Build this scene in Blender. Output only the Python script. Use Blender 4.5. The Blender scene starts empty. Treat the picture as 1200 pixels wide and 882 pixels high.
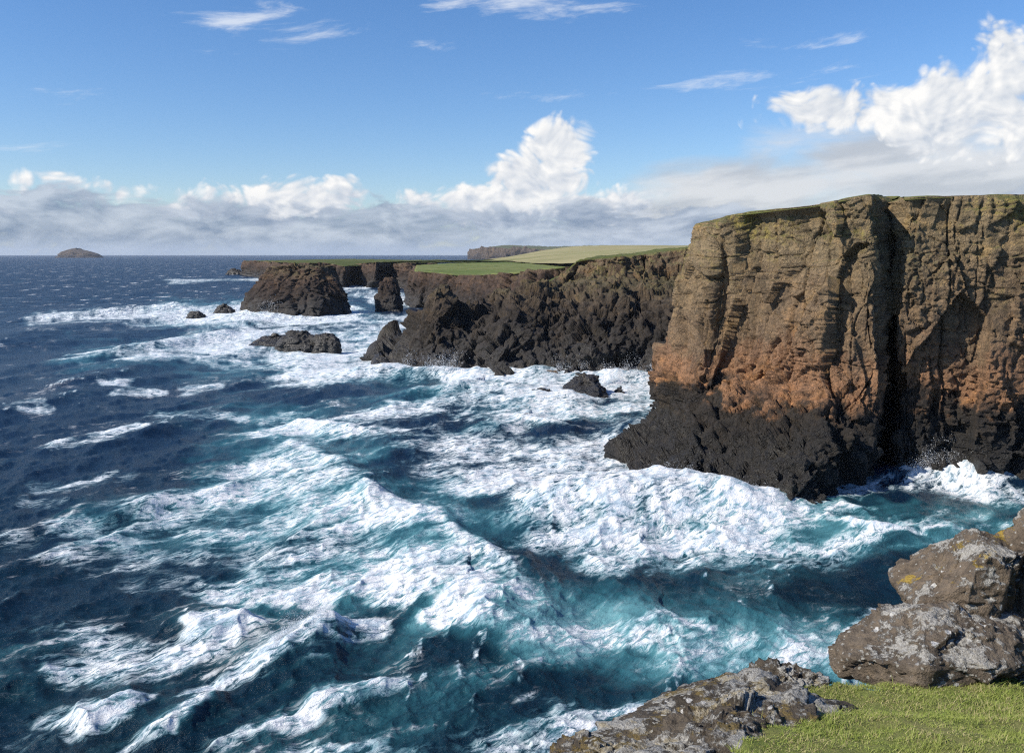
import bpy, math
import numpy as np
from math import radians as rad

# ------------------------------------------------------------------ scene, camera, sky, sun
sc = bpy.context.scene
col = sc.collection
W_PX, H_PX, F_PX = 1200.0, 882.0, 1000.0
HORIZON = 298.0
CAM = np.array([0.0, 0.0, 40.0])
PITCH = math.atan((H_PX / 2 - HORIZON) / F_PX)

cam_d = bpy.data.cameras.new('camera')
cam_d.sensor_width = 36.0
cam_d.lens = 36.0 * F_PX / W_PX
cam_d.clip_start = 0.2
cam_d.clip_end = 300000.0
cam_o = bpy.data.objects.new('camera', cam_d)
col.objects.link(cam_o)
cam_o.location = CAM
cam_o.rotation_euler = (math.pi / 2 - PITCH, 0, 0)
sc.camera = cam_o

SUN_AZ = rad(-110.0)     # bearing from +Y (view direction), negative = left
SUN_EL = rad(37.0)
SUN_DIR = np.array([math.sin(SUN_AZ) * math.cos(SUN_EL), math.cos(SUN_AZ) * math.cos(SUN_EL), math.sin(SUN_EL)])

sun_d = bpy.data.lights.new('sun', 'SUN')
sun_d.energy = 4.8
sun_d.angle = rad(0.53)
sun_d.color = (1.0, 0.93, 0.82)
sun_o = bpy.data.objects.new('sun', sun_d)
col.objects.link(sun_o)
sun_o.location = (-60, -40, 120)
from mathutils import Vector
sun_o.rotation_euler = Vector(SUN_DIR).to_track_quat('Z', 'Y').to_euler()

sc.view_settings.view_transform = 'Standard'
sc.view_settings.look = 'None'
sc.view_settings.exposure = 0.35
sc.view_settings.gamma = 1.0
sc.view_settings.use_curve_mapping = False
sc.cycles.max_bounces = 6
sc.cycles.diffuse_bounces = 2
sc.cycles.glossy_bounces = 3
sc.cycles.transmission_bounces = 4
sc.cycles.caustics_reflective = False
sc.cycles.caustics_refractive = False
sc.cycles.use_denoising = False
sc.cycles.pixel_filter_type = 'BLACKMAN_HARRIS'
sc.cycles.filter_width = 1.2
sc.cycles.sample_clamp_indirect = 1.2
sc.cycles.use_adaptive_sampling = True
sc.cycles.adaptive_threshold = 0.01


# ------------------------------------------------------------------ node expression helper
class G:
    """small wrapper so that shader maths can be written as expressions"""
    def __init__(self, tree):
        self.t = tree

    def node(self, kind, **kw):
        n = self.t.nodes.new(kind)
        for k, v in kw.items():
            setattr(n, k, v)
        return n

    def link(self, a, sock):
        if isinstance(a, E):
            a = a.s
        if hasattr(a, 'is_output'):
            self.t.links.new(a, sock)
        else:
            sock.default_value = a

    def m(self, op, *args, clamp=False):
        n = self.node('ShaderNodeMath', operation=op)
        n.use_clamp = clamp
        for i, a in enumerate(args):
            self.link(a, n.inputs[i])
        return E(self, n.outputs[0])

    def vm(self, op, *args, out=0):
        n = self.node('ShaderNodeVectorMath', operation=op)
        for i, a in enumerate(args):
            if op == 'SCALE' and i == 1:
                self.link(a, n.inputs['Scale'])
            else:
                self.link(a, n.inputs[i])
        return E(self, n.outputs[out])

    def xyz(self, x, y, z):
        n = self.node('ShaderNodeCombineXYZ')
        for i, a in enumerate((x, y, z)):
            self.link(a, n.inputs[i])
        return E(self, n.outputs[0])

    def sep(self, v):
        n = self.node('ShaderNodeSeparateXYZ')
        self.link(v, n.inputs[0])
        return [E(self, o) for o in n.outputs]

    def noise(self, vec, scale=1.0, detail=4.0, rough=0.55, lac=2.0, dist=0.0, out='Fac', dim='3D'):
        n = self.node('ShaderNodeTexNoise')
        n.noise_dimensions = dim
        self.link(vec, n.inputs['Vector'])
        self.link(scale, n.inputs['Scale'])
        self.link(detail, n.inputs['Detail'])
        self.link(rough, n.inputs['Roughness'])
        self.link(lac, n.inputs['Lacunarity'])
        self.link(dist, n.inputs['Distortion'])
        return E(self, n.outputs['Fac'] if out == 'Fac' else n.outputs['Color'])

    def voro(self, vec, scale=1.0, feature='F1', out='Distance', rnd=1.0, detail=0.0, dim='3D'):
        n = self.node('ShaderNodeTexVoronoi', feature=feature)
        n.voronoi_dimensions = dim
        self.link(vec, n.inputs['Vector'])
        self.link(scale, n.inputs['Scale'])
        self.link(rnd, n.inputs['Randomness'])
        if 'Detail' in n.inputs:
            self.link(detail, n.inputs['Detail'])
        return E(self, n.outputs[out])

    def ss(self, lo, hi, x, to0=0.0, to1=1.0):
        n = self.node('ShaderNodeMapRange', interpolation_type='SMOOTHSTEP')
        for k, v in (('Value', x), ('From Min', lo), ('From Max', hi), ('To Min', to0), ('To Max', to1)):
            self.link(v, n.inputs[k])
        return E(self, n.outputs[0])

    def mix(self, f, a, b):
        n = self.node('ShaderNodeMix', data_type='RGBA')
        n.clamp_factor = True
        self.link(f, n.inputs[0])
        for x, s in ((a, n.inputs[6]), (b, n.inputs[7])):
            if isinstance(x, tuple) and len(x) == 3:
                x = (*x, 1.0)
            self.link(x, s)
        return E(self, n.outputs[2])

    def attr(self, name):
        n = self.node('ShaderNodeAttribute', attribute_name=name)
        return E(self, n.outputs['Fac'])

    def bump(self, h, strength=1.0, dist=0.1, normal=None):
        n = self.node('ShaderNodeBump')
        self.link(strength, n.inputs['Strength'])
        self.link(dist, n.inputs['Distance'])
        self.link(h, n.inputs['Height'])
        if normal is not None:
            self.link(normal, n.inputs['Normal'])
        return E(self, n.outputs[0])


class E:
    def __init__(self, g, s):
        self.g, self.s = g, s

    def __add__(a, b): return a.g.m('ADD', a, b)
    __radd__ = __add__
    def __sub__(a, b): return a.g.m('SUBTRACT', a, b)
    def __rsub__(a, b): return a.g.m('SUBTRACT', b, a)
    def __mul__(a, b): return a.g.m('MULTIPLY', a, b)
    __rmul__ = __mul__
    def __truediv__(a, b): return a.g.m('DIVIDE', a, b)
    def abs(a): return a.g.m('ABSOLUTE', a)
    def clamp(a): return a.g.m('ADD', a, 0.0, clamp=True)
    def max(a, b): return a.g.m('MAXIMUM', a, b)
    def min(a, b): return a.g.m('MINIMUM', a, b)
    def pow(a, b): return a.g.m('POWER', a, b)


def material(name):
    m = bpy.data.materials.new(name)
    m.use_nodes = True
    m.node_tree.nodes.clear()
    g = G(m.node_tree)
    out = g.node('ShaderNodeOutputMaterial')
    b = g.node('ShaderNodeBsdfPrincipled')
    m.node_tree.links.new(b.outputs[0], out.inputs['Surface'])
    return m, g, b, out


# ------------------------------------------------------------------ pixel <-> world
CP, SP = math.cos(PITCH), math.sin(PITCH)
def pt(px, py, Y):
    """point on the ray through a photo pixel at world depth Y"""
    a, b = (px - 600.0) / F_PX, (441.0 - py) / F_PX
    d = np.array([a, CP + b * SP, -SP + b * CP])
    return CAM + d * (Y / d[1])

def sea_pt(px, py, z=0.0):
    a, b = (px - 600.0) / F_PX, (441.0 - py) / F_PX
    d = np.array([a, CP + b * SP, -SP + b * CP])
    return CAM + d * ((z - CAM[2]) / d[2])

def to_px(x, y, z=0.0):
    dz = z - CAM[2]
    fw = y * CP - dz * SP
    up = y * SP + dz * CP
    return 600.0 + F_PX * x / fw, 441.0 - F_PX * up / fw

def az_el(px, py):
    a, b = (px - 600.0) / F_PX, (441.0 - py) / F_PX
    d = np.array([a, CP + b * SP, -SP + b * CP])
    d /= np.linalg.norm(d)
    return math.atan2(d[0], d[1]), math.asin(d[2])


# ------------------------------------------------------------------ world: Nishita sky with clouds far outside the scene
wd = bpy.data.worlds.new('World')
sc.world = wd
wd.use_nodes = True
wt = wd.node_tree
wt.nodes.clear()
g = G(wt)
wout = g.node('ShaderNodeOutputWorld')
bg = g.node('ShaderNodeBackground')
wt.links.new(bg.outputs[0], wout.inputs[0])
SKY_STRENGTH = 0.10
bg.inputs['Strength'].default_value = SKY_STRENGTH
sky = g.node('ShaderNodeTexSky')
sky.sky_type = 'NISHITA'
sky.sun_disc = False
sky.sun_elevation = SUN_EL
sky.sun_rotation = SUN_AZ
sky.altitude = 40.0
sky.air_density = 1.0
sky.dust_density = 0.3
sky.ozone_density = 2.5
tc = g.node('ShaderNodeTexCoord')
dx, dy, dz = g.sep(E(g, tc.outputs['Generated']))
az = g.m('ARCTAN2', dx, dy)
el = g.m('ARCSINE', dz)
CVEC = g.xyz(az, el, 0.0)

def cloud_field(blobs, scale, stretch, amp, detail=9.0, rough=0.56, seed=0.0, band=None, puff=0.0, k=0.0):
    """(az, el) -> density field and sunlit fraction; blobs = (az, el, raz, rel, weight)"""
    def tex(vec):
        nv = g.node('ShaderNodeVectorMath', operation='MULTIPLY_ADD')
        g.link(vec, nv.inputs[0]); nv.inputs[1].default_value = (scale, scale * stretch, 0); nv.inputs[2].default_value = (seed, seed, 0)
        nv = E(g, nv.outputs[0])
        nb = g.noise(nv, 0.8, 1.0, 0.5, out='Color', dim='2D')
        wv = g.vm('ADD', nv, g.vm('SCALE', nb, 0.8))
        n = (g.noise(wv, 1.0, detail, rough, dim='2D') - 0.5) * 2.0
        if puff:
            n = n + (0.42 - g.voro(wv, 3.2, dim='2D', detail=1.0)) * puff
        return n * amp
    env = None
    for (ba, be, ra, re, w) in blobs:
        d = g.node('ShaderNodeVectorMath', operation='MULTIPLY_ADD')
        g.link(CVEC, d.inputs[0]); d.inputs[1].default_value = (1 / ra, 1 / re, 0); d.inputs[2].default_value = (-ba / ra, -be / re, 0)
        d = E(g, d.outputs[0])
        f = g.m('MULTIPLY_ADD', g.vm('DOT_PRODUCT', d, d, out='Value'), -w, w)
        env = f if env is None else env.max(f)
    if band is not None:
        top, soft = band
        wob = g.noise(g.xyz(az * 4.0, seed + 3.0, 0.0), 1.0, 3.0, 0.5, dim='2D')
        f = ((wob - 0.5) * 0.06 + top - el) * (1.0 / soft)
        env = env.max(f.min(0.9))
    n = tex(CVEC)
    field = env.max(-2.5) + n
    if not k:
        return field, None
    sh = tex(g.vm('ADD', CVEC, OFF))
    return field, ((n - sh) * k + 0.55).clamp()

def blob(px, py, rx, ry, w=1.0):
    a, e = az_el(px, py)
    return (a, e, rx / F_PX, ry / F_PX, w)

OFF = (-0.009, 0.012, 0.0)       # towards the sun
hs = g.node('ShaderNodeHueSaturation')
hs.inputs['Saturation'].default_value = 1.22
wt.links.new(sky.outputs[0], hs.inputs['Color'])
skyc = g.vm('MULTIPLY', E(g, hs.outputs[0]), (0.90, 0.96, 1.13))
# thin high cirrus
cir_blobs = [blob(315, 28, 120, 26), blob(610, 6, 150, 24), blob(505, 52, 44, 10, .9), blob(625, 113, 74, 11, .8), blob(890, 92, 210, 30, .6),
             blob(760, 95, 70, 34, .5), blob(220, 57, 60, 12, .6), blob(60, 115, 80, 24, .45), blob(110, 182, 100, 14, .45), blob(960, 45, 130, 14, .6)]
a, e = az, el
es = e - a * 0.10
n1 = g.noise(g.xyz(a * 9.0, es * 46.0, 0.0), 1.0, 8.0, 0.64, dist=0.25, dim='2D')
env = None
for (ba, be, ra, re, w) in cir_blobs:
    d = g.node('ShaderNodeVectorMath', operation='MULTIPLY_ADD')
    g.link(CVEC, d.inputs[0]); d.inputs[1].default_value = (1 / ra, 1 / re, 0); d.inputs[2].default_value = (-ba / ra, -be / re, 0)
    d = E(g, d.outputs[0])
    f = g.m('MULTIPLY_ADD', g.vm('DOT_PRODUCT', d, d, out='Value'), -w, w)
    env = f if env is None else env.max(f)
env = env.max(-1.0)
far = g.ss(0.36, 0.75, e) * 0.7
env = env.max(far - 0.3)
cirrus = g.ss(0.57, 1.25, env * 0.62 + (n1 - 0.5) * 2.0 + 0.22)
K = 0.80 / SKY_STRENGTH
def cc(r, gg, b):
    return (r * K, gg * K, b * K, 1.0)
skyc = g.mix(cirrus * 0.7, skyc, cc(0.86, 0.90, 0.96))

# soft light-grey deck on the right, going on behind the camera's right shoulder
dk, _ = cloud_field([blob(1180, 235, 420, 85, 1.0), blob(900, 225, 190, 48, .9), blob(1050, 185, 170, 22, .6), blob(760, 262, 120, 40, .8), blob(1900, 200, 700, 150, 1.0)],
                   7.0, 2.6, 0.75, detail=5.0, rough=0.5, seed=4.0)
dn = g.noise(g.xyz(az * 8.0, (el - az * 0.1) * 34.0, 0.0), 1.0, 5.0, 0.55, dim='2D')
deck_c = g.mix(g.ss(0.34, 0.66, dn), cc(0.52, 0.55, 0.60), cc(0.74, 0.75, 0.77))
skyc = g.mix(g.ss(0.0, 0.7, dk) * 0.92, skyc, deck_c)

# bright cumulus: tower in the middle, heap on the right, row of white tops on the left
cf, lt = cloud_field([blob(650, 176, 50, 42, 1.1), blob(628, 215, 74, 40, 1.2), blob(600, 240, 125, 30, 1.2), blob(340, 236, 130, 30, .9), blob(240, 242, 60, 18, .7), blob(510, 240, 70, 22, .8),
                              blob(1190, 75, 46, 52, 1.0), blob(1130, 125, 95, 50, 1.2), blob(1020, 126, 125, 28, 1.1), blob(940, 120, 45, 14, .7), blob(1230, 130, 120, 70, 1.0), blob(1420, 90, 150, 90, 1.0),
                              blob(740, 245, 60, 30, .8), blob(120, 225, 50, 14, .5), blob(60, 215, 40, 16, .5), blob(-150, 230, 120, 26, .8), blob(1900, 120, 200, 90, 1.0), blob(-700, 180, 220, 70, 1.0)],
                  19.0, 1.2, 1.05, detail=7.0, rough=0.52, seed=9.0, puff=0.55, k=0.85)
lt = lt - g.ss(0.075, 0.045, el) * 0.35
cum_c = g.mix(lt.clamp(), cc(0.58, 0.64, 0.73), cc(1.0, 0.99, 0.97))
skyc = g.mix(g.ss(-0.05, 0.65, cf), skyc, cum_c)

# grey-blue stratocumulus belt along the horizon
bf, bl_ = cloud_field([blob(60, 252, 190, 34, .8), blob(330, 268, 200, 26, .9), blob(610, 262, 130, 18, .7), blob(-300, 250, 260, 40, .8)], 12.0, 2.4, 1.25, detail=8.0, rough=0.58, seed=1.0, band=(0.060, 0.025), puff=0.30, k=0.8)
belt_c = g.mix(bl_, cc(0.20, 0.28, 0.41), cc(0.55, 0.62, 0.72))
skyc = g.mix(g.ss(0.0, 0.5, bf) * 0.93, skyc, belt_c)
# pale air over the sea at the foot of the belt
skyc = g.mix(g.ss(0.024, 0.0, el) * 0.7, skyc, cc(0.42, 0.53, 0.68))
g.link(skyc, bg.inputs['Color'])
try:
    wd.cycles.sampling_method = 'MANUAL'
    wd.cycles.sample_map_resolution = 512
except Exception:
    pass

# ------------------------------------------------------------------ numpy noise
RNG = np.random.default_rng(7)
TS = 64
TAB = RNG.random((TS, TS, TS)).astype(np.float32)
TAB3 = [RNG.random((TS, TS, TS)).astype(np.float32) for _ in range(5)]

def vnoise(P):
    i = np.floor(P).astype(np.int32)
    f = (P - i).astype(np.float32)
    f = f * f * f * (f * (f * 6 - 15) + 10)
    i0 = i % TS
    i1 = (i + 1) % TS
    r = 0
    for a in (0, 1):
        ia = (i1 if a else i0)[:, 0]; wa = f[:, 0] if a else 1 - f[:, 0]
        for b in (0, 1):
            ib = (i1 if b else i0)[:, 1]; wb = wa * (f[:, 1] if b else 1 - f[:, 1])
            for c in (0, 1):
                ic = (i1 if c else i0)[:, 2]; wc = wb * (f[:, 2] if c else 1 - f[:, 2])
                r = r + TAB[ia, ib, ic] * wc
    return r

def fbm(P, octv=5, gain=0.5, lac=2.03, ridged=False):
    P = np.asarray(P, dtype=np.float64)
    s, a, tot = 0, 1.0, 0.0
    for o in range(octv):
        n = vnoise(P + 17.3 * o)
        if ridged:
            n = 1 - np.abs(2 * n - 1)
        s = s + a * n
        tot += a
        a *= gain
        P = P * lac
    return s / tot

def blocks(P, tilt=0.5):
    """angular broken-rock displacement: every cell of a Voronoi lattice has its own offset and tilt"""
    i = np.floor(P).astype(np.int32)
    best = np.full(len(P), 1e9, np.float32)
    val = np.zeros(len(P), np.float32)
    for ox in (-1, 0, 1):
        for oy in (-1, 0, 1):
            for oz in (-1, 0, 1):
                c = i + (ox, oy, oz)
                m = c % TS
                k = (m[:, 0], m[:, 1], m[:, 2])
                d = [(P[:, j] - (c[:, j] + TAB3[j][k])).astype(np.float32) for j in range(3)]
                dist = d[0] ** 2 + d[1] ** 2 + d[2] ** 2
                w = dist < best
                best[w] = dist[w]
                t0, t1 = TAB3[3][k], TAB3[4][k]
                v = t0 - 0.5 + tilt * ((t1 - 0.5) * 2 * d[0] + (TAB[k] - 0.5) * 2 * d[1] + (t0 - 0.5) * 2 * d[2])
                val[w] = v[w]
    return val

# ------------------------------------------------------------------ mesh helpers
def mesh_obj(name, V, F, mat, parent=None, smooth=True, attrs=None):
    me = bpy.data.meshes.new(name)
    V = np.asarray(V, dtype=np.float32)
    F = np.asarray(F, dtype=np.int32)
    k = F.shape[1]
    me.vertices.add(len(V))
    me.vertices.foreach_set('co', V.ravel())
    me.loops.add(F.size)
    me.loops.foreach_set('vertex_index', F.ravel())
    me.polygons.add(len(F))
    me.polygons.foreach_set('loop_start', np.arange(0, F.size, k, dtype=np.int32))
    me.polygons.foreach_set('loop_total', np.full(len(F), k, dtype=np.int32))
    me.polygons.foreach_set('use_smooth', np.full(len(F), smooth, dtype=bool))
    for an, av in (attrs or {}).items():
        at = me.attributes.new(an, 'FLOAT', 'POINT')
        at.data.foreach_set('value', np.asarray(av, dtype=np.float32))
    me.update(calc_edges=True)
    me.validate()
    me.materials.append(mat)
    o = bpy.data.objects.new(name, me)
    col.objects.link(o)
    if parent is not None:
        o.parent = parent
    return o

def grid_faces(nu, nv, flip=False, wrap=False):
    uu = nu if wrap else nu - 1
    i, j = np.meshgrid(np.arange(uu), np.arange(nv - 1), indexing='ij')
    i2 = (i + 1) % nu
    a = (i * nv + j).ravel(); b = (i2 * nv + j).ravel(); c = (i2 * nv + j + 1).ravel(); d = (i * nv + j + 1).ravel()
    return np.stack([a, d, c, b] if flip else [a, b, c, d], 1)

def spline(C, n, axis):
    """Catmull-Rom resampling of a control net along one axis"""
    C = np.moveaxis(C, axis, 0)
    m = len(C)
    t = np.linspace(0, m - 1, n)
    i = np.clip(np.floor(t).astype(int), 0, m - 2)
    f = (t - i).reshape((-1,) + (1,) * (C.ndim - 1))
    p0 = C[np.clip(i - 1, 0, m - 1)]; p1 = C[i]; p2 = C[i + 1]; p3 = C[np.clip(i + 2, 0, m - 1)]
    k = 0.35     # tension: keeps corners fairly tight
    m1 = (p2 - p0) * k; m2 = (p3 - p1) * k
    r = (2 * f**3 - 3 * f**2 + 1) * p1 + (f**3 - 2 * f**2 + f) * m1 + (-2 * f**3 + 3 * f**2) * p2 + (f**3 - f**2) * m2
    return np.moveaxis(r, 0, axis)

def grid_normals(Gd):
    du = np.gradient(Gd, axis=0); dv = np.gradient(Gd, axis=1)
    n = np.cross(du, dv)
    return n / (np.linalg.norm(n, axis=2, keepdims=True) + 1e-9)

def tag(o, label=None, cat=None, group=None, kind=None):
    if label: o['label'] = label
    if cat: o['category'] = cat
    if group: o['group'] = group
    if kind: o['kind'] = kind
    return o

# ------------------------------------------------------------------ materials
def rock_material(name, zones, lichen=0.0, scale=1.0, wet=0.0, bump=0.5, strata=0.0):
    """zones: list of (z, colour) from the water up; the bands of rock, stained and ragged"""
    m, g, b, out = material(name)
    geo = g.node('ShaderNodeNewGeometry')
    P = E(g, geo.outputs['Position'])
    x, y, z = g.sep(P)
    big = g.noise(P, 0.045 * scale, 5.0, 0.6)
    med = g.noise(P, 0.28 * scale, 6.0, 0.62)
    fine = g.noise(P, 2.2 * scale, 5.0, 0.65)
    zz = z + (big - 0.5) * 24.0 / scale + (med - 0.5) * 13.0 / scale
    c = zones[0][1]
    for (z0, _), (z1, c1) in zip(zones[:-1], zones[1:]):
        c = g.mix(g.ss(z0, z1, zz), c, c1)
    if strata:
        sx = g.noise(g.xyz(x * 0.05, y * 0.05, z * 0.9), scale, 4.0, 0.6)
        c = g.mix(g.ss(0.42, 0.62, sx) * strata, c, g.mix(0.5, c, (0.02, 0.015, 0.012)))
    # brown / ochre / dark mottling of the rock itself
    c = g.mix(g.ss(0.52, 0.72, med) * 0.55, c, g.vm('MULTIPLY', c, (1.55, 1.35, 1.1)))
    c = g.mix(g.ss(0.48, 0.32, med) * 0.6, c, g.vm('MULTIPLY', c, (0.46, 0.46, 0.50)))
    vs = g.noise(g.xyz(x * 0.35, y * 0.35, z * 0.045), scale, 5.0, 0.6)
    c = g.mix(g.ss(0.50, 0.66, vs) * 0.6, c, g.vm('MULTIPLY', c, (0.45, 0.47, 0.48)))
    hv_ = g.noise(g.vm('ADD', P, (31.0, 7.0, 3.0)), 0.13 * scale, 5.0, 0.68)
    c = g.mix(g.ss(0.54, 0.66, hv_) * 0.6, c, g.vm('MULTIPLY', c, (1.55, 1.42, 1.05)))
    c = g.mix(g.ss(0.46, 0.34, hv_) * 0.65, c, g.vm('MULTIPLY', c, (0.55, 0.6, 0.68)))
    c = g.mix(g.ss(0.5, 0.72, fine) * 0.75, c, g.vm('MULTIPLY', c, (1.75, 1.6, 1.45)))
    c = g.mix(g.ss(0.5, 0.3, fine) * 0.6, c, g.vm('MULTIPLY', c, (0.42, 0.42, 0.42)))
    if lichen:
        nx, ny, nz = g.sep(E(g, geo.outputs['Normal']))
        l1 = g.noise(P, 0.10 * scale, 4.0, 0.65)
        l2 = g.noise(P, 1.1 * scale, 5.0, 0.7)
        up = g.ss(zones[-1][0] * 0.55, zones[-1][0] * 1.15, z)
        lf = g.ss(0.52, 0.68, l1 * 0.65 + l2 * 0.35 + nz * 0.06) * up * lichen
        c = g.mix(lf, c, g.mix(g.ss(0.4, 0.62, l2), (0.16, 0.15, 0.05), (0.36, 0.29, 0.06)))
        gr = g.ss(0.35, 0.8, nz) * up
        c = g.mix(gr * min(0.75, lichen * 0.8), c, (0.09, 0.11, 0.035))
    g.link(c, b.inputs['Base Color'])
    wetf = g.ss(16.0, 3.0, zz) * wet
    g.link(0.9 - wetf * 0.50, b.inputs['Roughness'])
    g.link(0.3 + wetf * 0.35, b.inputs['Specular IOR Level'])
    h = g.noise(P, 0.9 * scale, 7.0, 0.70)
    ck = (g.noise(g.vm('MULTIPLY', P, (1.0, 1.0, 0.7)), 0.36 * scale, 4.0, 0.6) - 0.5).abs()
    h = h + g.ss(0.0, 0.022, ck) * 0.14
    g.link(g.bump(h, bump, 1.3 / scale), b.inputs['Normal'])
    return m

BLACK = (0.019, 0.017, 0.015)
M_CLIFF = rock_material('cliff_rock', [(6.0, BLACK), (13.0, (0.036, 0.029, 0.023)), (17.0, (0.31, 0.170, 0.092)), (20.0, (0.285, 0.165, 0.094)), (24.5, (0.225, 0.155, 0.094)), (46.0, (0.265, 0.200, 0.115))], lichen=0.9, wet=0.8, strata=0.25, bump=1.0)
M_HEAD = rock_material('headland_rock', [(6.0, (0.022, 0.019, 0.017)), (15.0, (0.036, 0.030, 0.025)), (27.0, (0.085, 0.064, 0.045)), (37.0, (0.15, 0.105, 0.066))], lichen=0.6, wet=0.8, strata=0.3, bump=0.8)
M_STACK = rock_material('stack_rock', [(3.0, (0.022, 0.019, 0.017)), (12.0, (0.036, 0.027, 0.022)), (26.0, (0.085, 0.055, 0.040)), (34.0, (0.12, 0.085, 0.055))], lichen=0.35, wet=0.6, strata=0.35, bump=0.8)
M_WASH = rock_material('wet_black_rock', [(0.0, (0.014, 0.013, 0.012)), (8.0, (0.026, 0.022, 0.018))], wet=1.0, bump=0.8, scale=2.0)
M_TAN = rock_material('tan_surf_rock', [(0.0, (0.13, 0.09, 0.055)), (8.0, (0.20, 0.145, 0.09))], wet=0.5, bump=0.8, scale=2.0)
M_FAR = rock_material('far_rock', [(0.0, (0.04, 0.035, 0.035)), (60.0, (0.09, 0.07, 0.055))], bump=0.4, scale=0.12)

def turf_material(name, ca, cb, cc_, sc_=1.0):
    m, g, b, out = material(name)
    geo = g.node('ShaderNodeNewGeometry')
    P = E(g, geo.outputs['Position'])
    n1 = g.noise(P, 0.012 * sc_, 5.0, 0.6)
    n2 = g.noise(P, 0.25 * sc_, 6.0, 0.7)
    c = g.mix(g.ss(0.35, 0.65, n1), ca, cb)
    n3 = g.noise(P, 0.045 * sc_, 5.0, 0.65)
    c = g.mix(g.ss(0.48, 0.62, n3) * 0.55, c, g.vm('MULTIPLY', c, (0.62, 0.66, 0.6)))
    c = g.mix(g.ss(0.45, 0.7, n2) * 0.6, c, cc_)
    g.link(c, b.inputs['Base Color'])
    b.inputs['Roughness'].default_value = 0.95
    b.inputs['Specular IOR Level'].default_value = 0.1
    g.link(g.bump(n2, 0.6, 0.5 / sc_), b.inputs['Normal'])
    return m
M_TURF = turf_material('cliff_turf', (0.075, 0.10, 0.028), (0.11, 0.12, 0.04), (0.10, 0.08, 0.035))
M_TURF_GREEN = turf_material('green_turf', (0.12, 0.165, 0.045), (0.18, 0.20, 0.07), (0.20, 0.17, 0.08))
M_HILL = turf_material('hill_grass', (0.27, 0.26, 0.12), (0.36, 0.31, 0.17), (0.22, 0.21, 0.09), 0.25)
M_HILL_FAR = turf_material('far_hill_grass', (0.10, 0.12, 0.06), (0.15, 0.145, 0.08), (0.10, 0.10, 0.05), 0.06)

# ------------------------------------------------------------------ sea
def fft_ocean(N, L, wind, direc, amp_target, lmin, lmax, spread, seed):
    rng = np.random.default_rng(seed)
    k1 = np.fft.fftfreq(N, L / N) * 2 * np.pi
    kx, ky = np.meshgrid(k1, k1, indexing='ij')
    k = np.hypot(kx, ky); k[0, 0] = 1e-6
    Lw = wind * wind / 9.81
    ph = np.exp(-1 / (k * Lw) ** 2) / k ** 4
    cosf = (kx * direc[0] + ky * direc[1]) / k
    ph *= np.where(cosf > 0, np.abs(cosf) ** spread, 0.04 * np.abs(cosf) ** spread)
    ph *= np.exp(-(k * lmin / (2 * np.pi)) ** 2) * (k > 2 * np.pi / lmax)
    ph[0, 0] = 0
    h0 = (rng.normal(size=(N, N)) + 1j * rng.normal(size=(N, N))) * np.sqrt(ph / 2)
    h = np.fft.ifft2(h0)
    s = amp_target / h.real.std()
    Dx = np.fft.ifft2(-1j * kx / k * h0).real * s
    Dy = np.fft.ifft2(-1j * ky / k * h0).real * s
    jx = np.fft.ifft2(kx * kx / k * h0).real * s
    jy = np.fft.ifft2(ky * ky / k * h0).real * s
    return h.real * s, Dx, Dy, jx + jy, L

def samp(T, L, x, y):
    N = T.shape[0]
    u = (x / L * N) % N; v = (y / L * N) % N
    i = np.floor(u).astype(int); j = np.floor(v).astype(int)
    fu, fv = u - i, v - j
    i %= N; j %= N; i1 = (i + 1) % N; j1 = (j + 1) % N
    return (T[i, j] * (1 - fu) + T[i1, j] * fu) * (1 - fv) + (T[i, j1] * (1 - fu) + T[i1, j1] * fu) * fv

def caps(px, py, lst, ky):
    """soft union of streaks (x0, y0, x1, y1, r, value)"""
    out = np.zeros_like(px)
    for x0, y0, x1, y1, r, v in lst:
        bx, by = x1 - x0, (y1 - y0) * ky
        qx, qy = px - x0, (py - y0) * ky
        t = np.clip((qx * bx + qy * by) / (bx * bx + by * by + 1e-6), 0, 1)
        d = np.hypot(qx - t * bx, qy - t * by) / r
        f = v * np.clip(1.25 - 0.75 * d ** 1.5, 0, 1)
        out = np.maximum(out, f) + 0.12 * np.minimum(out, f)
    return np.clip(out, 0, 1.2)

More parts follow.
